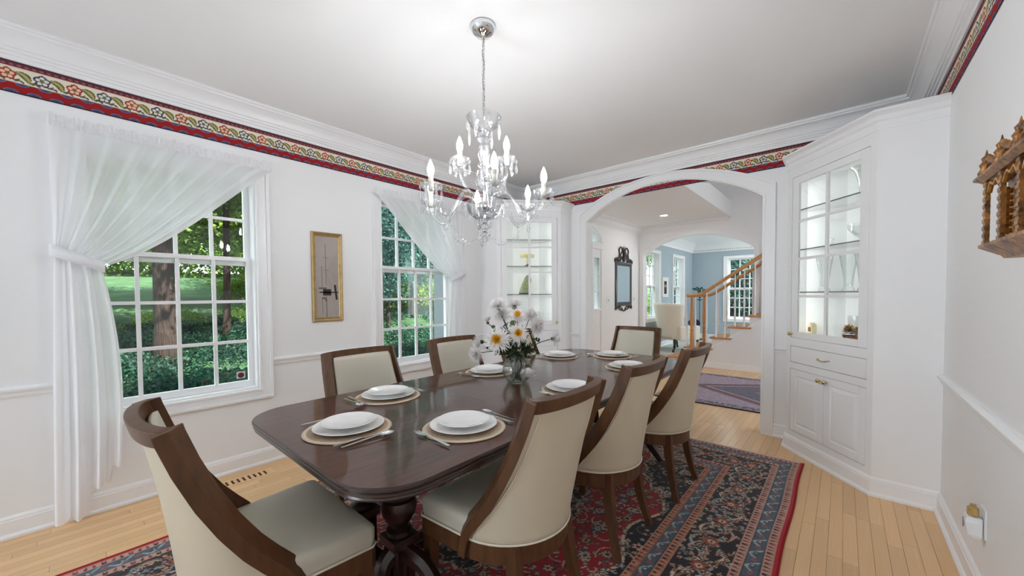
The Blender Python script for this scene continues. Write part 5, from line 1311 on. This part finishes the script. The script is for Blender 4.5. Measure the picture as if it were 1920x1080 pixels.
# mirror
mr = thing('wall_mirror', 'tall dark carved mirror with scrolled crest on the stair hall wall', 'mirror', (XL, 7.385, 0), PI / 2)
rect_frame(mr, 0.375, 1.060, 1.955, 0.080, [(0, 0), (0, 0.020), (0.3, 0.030), (0.6, 0.026), (0.85, 0.016), (1, 0.014), (1, 0)], 'black_lacquer')
MB().box((-0.300, -0.012, 1.135), (0.300, -0.004, 1.880)).build('glass', 'mirror', mr)
b = MB()
for s in (-1, 1):
    b.tube(smooth_path([(s * 0.36, -0.014, 1.95), (s * 0.33, -0.014, 2.02), (s * 0.24, -0.014, 2.03), (s * 0.20, -0.014, 2.10), (s * 0.21, -0.014, 2.20), (s * 0.12, -0.014, 2.25), (s * 0.06, -0.014, 2.19), (s * 0.10, -0.014, 2.14)], 6), 0.014, 8)
    b.tube(smooth_path([(s * 0.27, -0.014, 1.96), (s * 0.22, -0.014, 2.02), (s * 0.12, -0.014, 2.06), (s * 0.05, -0.014, 1.99)], 6), 0.013, 8)
    b.tube(smooth_path([(s * 0.16, -0.014, 1.95), (s * 0.13, -0.014, 2.10), (s * 0.06, -0.014, 2.16)], 6), 0.011, 8)
    b.tube(smooth_path([(s * 0.38, -0.014, 1.93), (s * 0.405, -0.014, 1.98), (s * 0.37, -0.014, 2.01)], 6), 0.014, 8)
    for q in range(4): b.sphere((s * (0.34 - 0.06 * q), -0.014, 1.975 + 0.012 * (q % 2)), 0.020, 8, 5)
b.tube([(0, -0.016, 1.96), (0, -0.016, 2.06), (0, -0.016, 2.14), (0, -0.016, 2.20), (0, -0.016, 2.285)], [0.030, 0.045, 0.040, 0.016, 0.005], 10)
b.build('crest', 'black_lacquer', mr, smooth=50)
b = MB()
for s in (-1, 1):
    b.tube(smooth_path([(s * 0.36, -0.014, 1.06), (s * 0.37, -0.014, 1.00), (s * 0.27, -0.014, 1.03), (s * 0.17, -0.014, 0.99), (s * 0.08, -0.014, 0.975), (0, -0.014, 0.955)], 6), 0.014, 8)
    b.tube(smooth_path([(s * 0.22, -0.014, 1.06), (s * 0.12, -0.014, 1.03), (s * 0.05, -0.014, 0.98)], 6), 0.012, 8)
    for q in range(3): b.sphere((s * (0.33 - 0.07 * q), -0.014, 1.042), 0.018, 8, 5)
b.build('apron_scroll', 'black_lacquer', mr, smooth=50)
for y, z, w, lb in ((6.72, 1.185, 0.058, 'white double switch plate between front door and mirror'), (7.90, 1.20, 0.036, 'white narrow switch plate beyond the mirror')):
    sw = thing('light_switch', lb, 'light switch', (XL, y, z), PI / 2)
    MB().box((-w, -0.006, -0.058), (w, 0, 0.058)).build('plate', 'plastic_white', sw, bevel=0.002)
    MB().box((-0.006, -0.014, -0.012), (0.006, -0.006, 0.012)).build('toggle', 'plastic_grey', sw)

# staircase
st = thing('staircase', 'white staircase with oak treads, handrails and turned balusters', 'staircase', (-2.33, 7.28, 0))
RUN, RISE, Z0 = 0.285, 0.197, 0.150
SW = 0.86; NSTEP = 13
for k in range(NSTEP):
    x = k * RUN; z = Z0 + k * RISE
    MB().box((x - (0.13 if k < 2 else 0), -0.035 - (0.04 if k < 2 else 0), z - 0.030), (x + RUN + 0.06, SW, z)).build('tread', 'oak', st, bevel=0.010)
    MB().box((x + (0.036 if k > 1 else -0.09), 0.031 if k > 1 else 0.002, max(z - RISE, 0.001)), (x + 0.051, SW, z - 0.03)).build('riser', 'stair_white', st)
poly = [(0.035, 0.0)] + [p for k in range(NSTEP) for p in ((0.035 + k * RUN, Z0 + k * RISE - 0.03), (0.035 + (k + 1) * RUN, Z0 + k * RISE - 0.03))] + [(0.035 + NSTEP * RUN, 0.0)]
b = MB()
for k in range(NSTEP): b.box((0.035 + k * RUN, 0.0, 0.0), (0.035 + (k + 1) * RUN, 0.03, Z0 + k * RISE - 0.03))
b.build('side_panel', 'stair_white', st)
b = MB(); b.rings([[(0.20 + t, 0.0, 0.06 + t * RISE / RUN), (0.20 + t, -0.016, 0.06 + t * RISE / RUN), (0.20 + t, -0.016, 0.095 + t * RISE / RUN), (0.20 + t, 0.0, 0.095 + t * RISE / RUN)] for t in (0, 3.3)]); b.build('stringer_bead', 'trim_paint', st)
b = MB(); b.box((0.05, -0.018, 0.0), (3.7, 0.0, 0.10)); b.build('skirting', 'trim_paint', st, bevel=0.004)
def turned(h, r0, m, name, x, y, z):
    pr = [(r0, 0), (r0, h * 0.18), (r0 * 0.62, h * 0.21), (r0 * 0.95, h * 0.24), (r0 * 0.6, h * 0.27), (r0 * 1.0, h * 0.40), (r0 * 0.75, h * 0.65), (r0 * 0.5, h * 0.97), (r0 * 0.6, h)]
    return MB().lathe(pr, 10, (x, y, z)).build(name, m, st, smooth=40)
for yy in (0.02, SW - 0.04):
    for k in range(1, 11):
        for q in (0.10, 0.235):
            if k == 1 and q < 0.2: continue
            x = k * RUN + q; z = Z0 + k * RISE; ztop = 0.96 + (x - 0.42) * RISE / RUN + 0.33
            turned(ztop - z - 0.02, 0.016, 'stair_white', 'baluster', x, yy, z)
    nx, nz = RUN - 0.01, Z0 + RISE
    pr = [(0.032, 0), (0.032, 0.24), (0.022, 0.26), (0.034, 0.29), (0.022, 0.32), (0.036, 0.42), (0.030, 0.62), (0.022, 0.86), (0.030, 0.90)]
    MB().lathe([(r, z * 1.0) for r, z in pr], 14, (nx, yy, nz)).build('newel_post', 'oak', st, smooth=40)
    pts = smooth_path([(nx - 0.09, yy - 0.02, 1.268), (nx - 0.02, yy, 1.268), (nx + 0.08, yy, 1.270), (nx + 0.16, yy, 1.30), (nx + 0.28, yy, 1.375), (nx + 1.20, yy, 1.375 + 0.92 * RISE / RUN), (nx + 2.6, yy, 1.375 + 2.32 * RISE / RUN)], 6)
    MB().tube(pts, 0.030, 10).build('handrail', 'oak', st, smooth=60)
for dx, dy in ((-0.085, -0.06), (-0.10, 0.05), (0.0, 0.10), (0.06, -0.005)):
    turned(1.25 - Z0 - RISE, 0.015, 'stair_white', 'baluster', RUN - 0.01 + dx, 0.02 + dy * (1 if dy > 0 else 0.4), Z0 + RISE)

# ------------------------------------------------------------------ living room
struct(MB().box((XL, Y2 + 0.06, -0.12), (1.1, YL, 0.0)).build('floor_living', 'carpet'))
struct(MB().box((XL, Y2 + 0.12, CH), (1.1, YL, CH + 0.1)).build('ceiling_living', 'ceiling_paint'))
struct(MB().box((1.1, Y2 + 0.12, 0), (1.2, YL, 5.2)).build('wall_living_right', 'blue_wall'))
LRW = -2.07
wall_with_holes('wall_living_back', 'y', YL, YL + WT, XL - WT, 1.2, 0, 5.2, [(LRW - 0.408, LRW + 0.408, 0.58, 2.285)], 'blue_wall')
# blue paint skin on the window wall of the living room
b = MB(); c = Y2 + 0.12
for ua, ub in ((8.956 - 0.408, 8.956 + 0.408), (10.81 - 0.408, 10.81 + 0.408)):
    b.box((XL, c, 0), (XL + 0.004, ua, CH)); b.box((XL, ua, 0), (XL + 0.004, ub, 0.72)); b.box((XL, ua, 2.285), (XL + 0.004, ub, CH)); c = ub
b.box((XL, c, 0), (XL + 0.004, YL, CH)); struct(b.build('wall_living_left', 'blue_wall'))
struct(MB().box((-1.24, Y2 + 0.12, 0), (1.1, Y2 + 0.124, CH)).build('wall_living_near', 'blue_wall'))
struct(mold([(1.1, YL), (XL, YL), (XL, Y2 + 0.12)], [(0, 2.50), (0.02, 2.50), (0.02, 2.52), (0.012, 2.525), (0.012, 2.575), (0.03, 2.58), (0.05, 2.62), (0.10, 2.68), (0.16, 2.72), (0.18, CH), (0, CH)]).build('trim_13', 'trim_paint', smooth=25))
dn = thing('trim_14', None, None, kind='structure')
mat('dentil_paint', srgb(196, 190, 186), 0.8)
dme = MB().box((-0.012, -0.018, 2.530), (0.012, -0.010, 2.568)).mesh('dentil', 'dentil_paint')
for k in range(46): link_copy(dme, 'dentil', dn, (XL + 0.06 + k * 0.05, YL, 0))
struct(mold([(1.1, YL), (XL, YL), (XL, Y2 + 0.12)], BASE).build('baseboard_living', 'trim_paint', smooth=25))
WL = dict(half=0.358, z0=0.785, zm=1.485, z1=2.235, cols=3, rl=3, ru=3, op_half=0.408, oz0=0.72, oz1=2.285)
struct(window('window_5', (XL + 0.004, 8.956, 0), PI / 2, **WL), 'living room window beside the wing chair')
struct(window('window_6', (XL + 0.004, 10.81, 0), PI / 2, **WL), 'living room window near the blue corner')
struct(window('window_7', (LRW, YL, 0), 0, **{**WL, 'z0': 0.645, 'oz0': 0.58, 'zm': 1.43}), 'living room window seen between the stair balusters')
lp = thing('small_picture', 'small white-framed dark print hanging on the blue wall', 'picture', (XL + 0.004, 9.80, 0), PI / 2)
rect_frame(lp, 0.22, 1.22, 1.72, 0.025, [(0, 0), (0, 0.02), (0.5, 0.022), (1, 0.012), (1, 0)], 'paper'); MB().box((-0.20, -0.010, 1.24), (0.20, -0.002, 1.70)).build('mount', 'paper', lp)
MB().box((-0.09, -0.012, 1.30), (0.09, -0.0102, 1.62)).build('print', 'ink', lp); MB().box((-0.07, -0.013, 1.47), (0.07, -0.0122, 1.53)).build('print_light', 'print_grey', lp)
# wing chair seen from behind
wc = thing('wing_chair', 'cream upholstered wing chair seen from behind in the living room', 'armchair', (-2.90, 9.15, 0.0), math.radians(-28))
def wing_back(i, j):
    z = lerp(0.30, 1.06, j); s = lerp(-1, 1, i); w = lerp(0.31, 0.39, j ** 1.5); d = lerp(0.20, 0.16, j) if abs(s) > 0 else 0
    y = -0.36 - 0.10 * j + 0.26 * abs(s) ** 4 * (1 if j > 0.25 else 0.6)
    return (w * s, y, z + 0.03 * math.cos(s * PI / 2) * j)
MB().grid(wing_back, 24, 14).build('back', 'wing_cloth', wc, smooth=180, solid=0.07)
MB().box((-0.32, -0.36, 0.26), (0.32, 0.34, 0.44)).build('seat', 'wing_cloth', wc, bevel=0.03)
for s in (-1, 1):
    MB().box((s * 0.36 - 0.05, -0.30, 0.26), (s * 0.36 + 0.05, 0.28, 0.58)).build('arm', 'wing_cloth', wc, bevel=0.03)
    for yy, ft in ((-0.34, -0.05), (0.28, 0.03)):
        MB().tube(smooth_path([(s * 0.29, yy, 0.28), (s * 0.31, yy + ft * 0.5, 0.18), (s * 0.29, yy + ft * 0.4, 0.08), (s * 0.31, yy + ft * 1.4, 0.02)], 6), [0.04] * 5 + [0.03] * 6 + [0.022] * 5 + [0.028] * 3, 8).build('leg', 'black_lacquer', wc, smooth=60)
cu = MB().sphere((0, 0, 0), 0.10, 12, 8, (1.3, 0.6, 1)).build('throw_pillow', 'navy_cloth', None, smooth=60); cu.location = (-2.60, 9.42, 0.62); cu.rotation_euler = (0.2, 0.1, 0.3)
tag(cu, 'small navy pillow tucked by the arm of the wing chair', 'pillow')
pd = thing('plant_stand', 'slim dark stand with teal leafy ornament in the living room corner', 'ornament', (-3.05, 11.55, 0))
MB().lathe([(0.14, 0), (0.14, 0.02), (0.012, 0.04), (0.009, 1.10), (0.06, 1.12), (0.08, 1.14)], 16).build('stand', 'teal_metal', pd, smooth=40)
for k in range(7):
    a = k * 0.9; MB().tube(smooth_path([(0, 0, 1.14), (0.08 * math.cos(a), 0.08 * math.sin(a), 1.34 + 0.02 * k), (0.22 * math.cos(a), 0.22 * math.sin(a), 1.40 + 0.03 * (k % 3))], 5), [0.008] * 5 + [0.02] * 4 + [0.004] * 2, 6).build('frond', 'teal_metal', pd, smooth=60)

# ------------------------------------------------------------------ outdoors
struct(MB().box((-5.60, 4.27, -0.6), (XL - WT, 4.40, 3.4)).build('wall_exterior', 'siding'))
def gz(x, y): 
    d = max(0, -3.6 - x); e = max(0, y - 12.5)
    return -0.45 + 0.115 * d + 0.06 * e + 0.05 * math.sin(x * 0.7) * math.cos(y * 0.5)
b = MB(); b.grid(lambda i, j: (lerp(-34, -3.57, i), lerp(-14, 34, j), gz(lerp(-34, -3.57, i), lerp(-14, 34, j))), 40, 50)
b.grid(lambda i, j: (lerp(-3.57, 14, i), lerp(12.3, 34, j), gz(lerp(-3.57, 14, i), lerp(12.3, 34, j))), 10, 12)
ground = tag(b.build('ground', 'grass', None, smooth=180), kind='structure')
def leaf_cloud(n, rx, ry, rz_, size, seed, hollow=0.35, drop=0.0):
    R_ = np.random.default_rng(seed); d = R_.normal(size=(n, 3)); d /= np.linalg.norm(d, axis=1)[:, None]
    lump = 1 + 0.22 * np.sin(5 * d[:, 0] + seed) * np.cos(4 * d[:, 1]) + 0.18 * np.sin(7 * d[:, 2] + 2 * d[:, 0])
    rad = (hollow + (1 - hollow) * R_.random(n) ** 0.5) * lump
    c = d * rad[:, None] * np.array([rx, ry, rz_])
    a = R_.normal(size=(n, 3)); a[:, 2] -= drop; a /= np.linalg.norm(a, axis=1)[:, None]
    t = np.cross(a, R_.normal(size=(n, 3))); t /= np.linalg.norm(t, axis=1)[:, None]; s = size * R_.uniform(0.6, 1.2, n)[:, None]
    V = np.stack([c - a * s, c + t * s * 0.5, c + a * s, c - t * s * 0.5], 1).reshape(-1, 3)
    return V
def cloud_mesh(name, V, m):
    n = len(V) // 4; me = bpy.data.meshes.new(name)
    me.vertices.add(len(V)); me.vertices.foreach_set('co', V.astype(np.float32).ravel())
    me.loops.add(n * 4); me.loops.foreach_set('vertex_index', np.arange(n * 4, dtype=np.int32))
    me.polygons.add(n); me.polygons.foreach_set('loop_start', np.arange(0, n * 4, 4, dtype=np.int32))
    me.update(calc_edges=True); me.materials.append(MATS[m]); return me
G_BIG = cloud_mesh('crown', leaf_cloud(24000, 2.6, 2.6, 2.2, 0.075, 1, 0.3), 'leaf_green')
G_BUSH = cloud_mesh('foliage', leaf_cloud(15000, 1.5, 1.5, 1.1, 0.052, 2, 0.25), 'leaf_green')
G_TEAL = cloud_mesh('crown', leaf_cloud(20000, 1.5, 1.5, 2.4, 0.058, 3, 0.2, 0.6), 'leaf_teal')
G_NEAR = cloud_mesh('crown', leaf_cloud(3600, 1.7, 1.5, 1.1, 0.085, 5, 0.15, 0.5), 'leaf_green')
G_LAUREL = cloud_mesh('foliage', leaf_cloud(7000, 1.5, 1.5, 1.1, 0.07, 8, 0.25), 'leaf_teal')
def tree(name, lb, x, y, r, h, crown, cz, sc=(1, 1, 1), group=None, lean=0.0):
    z = gz(x, y); t = thing(name, lb, 'tree', (x, y, z), random.random() * 6, group)
    pts = smooth_path([(0, 0, -0.2), (lean * 0.2, 0.02, h * 0.3), (lean * 0.6, -0.04, h * 0.65), (lean, 0, h)], 6); k = len(pts)
    MB().tube(pts, [r * (1.35 if i == 0 else 1.12 if i < 3 else 1.0 - 0.4 * i / k) for i in range(k)], 14).build('trunk', 'bark', t, smooth=60)
    for me, dx, dy, dz in crown:
        o = link_copy(me, 'crown', t, (dx, dy, cz + dz), random.random() * 6, scale=sc)
    return t
def bush(name, lb, x, y, me, sc, group, dz=0.4):
    o = link_copy(me, name, None, (x, y, gz(x, y) + dz * sc[2]), random.random() * 6, scale=sc); return tag(o, lb, 'shrub', group)
tree('shade_tree', 'big tree with thick ridged trunk standing on the lawn', -8.6, 1.00, 0.165, 6.0, [(G_BIG, 0, 0, 0), (G_BIG, 1.5, 1.0, 0.6), (G_NEAR, 1.8, -1.2, -1.9)], 4.9)
tree('young_tree', 'slim leaning tree standing beside the thick trunk', -10.2, 2.15, 0.075, 5.0, [(G_BUSH, 0, 0, 0), (G_BUSH, 0.6, 0.8, 0.8)], 3.9, lean=0.25)
for k, (x, y, sc) in enumerate(((-10.2, 6.1, 1.0), (-11.6, 7.9, 1.1), (-9.2, 5.1, 0.8), (-12.5, 6.6, 1.2))):
    tree('spruce', 'blue-green conifer with drooping branches beyond the lawn', x, y, 0.06, 4.5 * sc, [(G_TEAL, 0, 0, 0)], 3.5 * sc, (sc, sc, sc), 'conifers outside the window')
for k, (x, y, sc) in enumerate(((-15, -1.5, 1.1), (-16, 1.8, 1.2), (-14.5, 4.2, 1.0), (-17, 6.5, 1.3), (-15.5, 10, 1.2), (-18, 13.5, 1.4), (-20, 17, 1.5), (-14, 14.5, 1.2), (-21, 9, 1.5), (-9.5, 15.5, 1.1), (-8.5, 19, 1.2), (-16, -5.5, 1.2), (-12, 20, 1.2), (-24, 14, 1.7), (-23, -4, 1.6), (-31, -3, 2.2), (-32, 4, 2.4), (-31, 11, 2.2), (-30, 19, 2.2))):
    tree('woodland_tree', 'leafy green tree in the woods behind the lawn', x, y, 0.13, 5.5, [(G_BIG, 0, 0, 0)], 4.4, (sc, sc, sc), 'woodland trees')
for k, (x, y, s) in enumerate(((-11.6, -0.3, 0.5), (-12.4, 1.5, 0.42), (-12.2, 3.3, 0.5), (-13.0, 5.0, 1.0), (-14.0, 7.8, 1.2), (-14.5, 9.8, 1.3), (-15.5, 12.0, 1.3), (-12.6, -2.4, 1.0), (-18.5, 4.6, 0.7), (-18.5, -0.6, 0.7), (-18, 8.2, 1.5), (-11.5, -4.5, 1.0), (-18.5, 15, 1.5), (-6.4, 11.2, 1.3), (-7.6, 13.6, 1.6))):
    bush('shrub', 'rounded green shrub at the edge of the woods', x, y, G_BUSH, (s, s, s * 0.9), 'shrubs along the woods')
V = []
for k in range(90):
    x, y = random.uniform(-13.0, -6.7), random.uniform(-3.5, 12)
    V.append(leaf_cloud(2600, 0.9, 0.9, 0.20, 0.036, 40 + k, 0.1) + np.array([x, y, gz(x, y) + 0.08]))
tag(bpy.data.objects.new('ground_cover', cloud_mesh('ground_cover', np.concatenate(V), 'leaf_cover')), 'low green ground cover growing at the wooded lawn edge', 'ground cover', kind='stuff')
COL.objects.link(bpy.data.objects['ground_cover'])
for k, (x, y, s) in enumerate(((-2.9, 14.2, 0.9), (-1.6, 14.6, 1.0), (-0.4, 14.4, 1.0), (-3.6, 15.6, 1.2), (-2.2, 16.0, 1.3))):
    bush('laurel_shrub', 'tall dense shrub outside the blue living room window', x, y, G_LAUREL, (s, s, s * 1.5), 'shrubs outside the living room', 1.1)
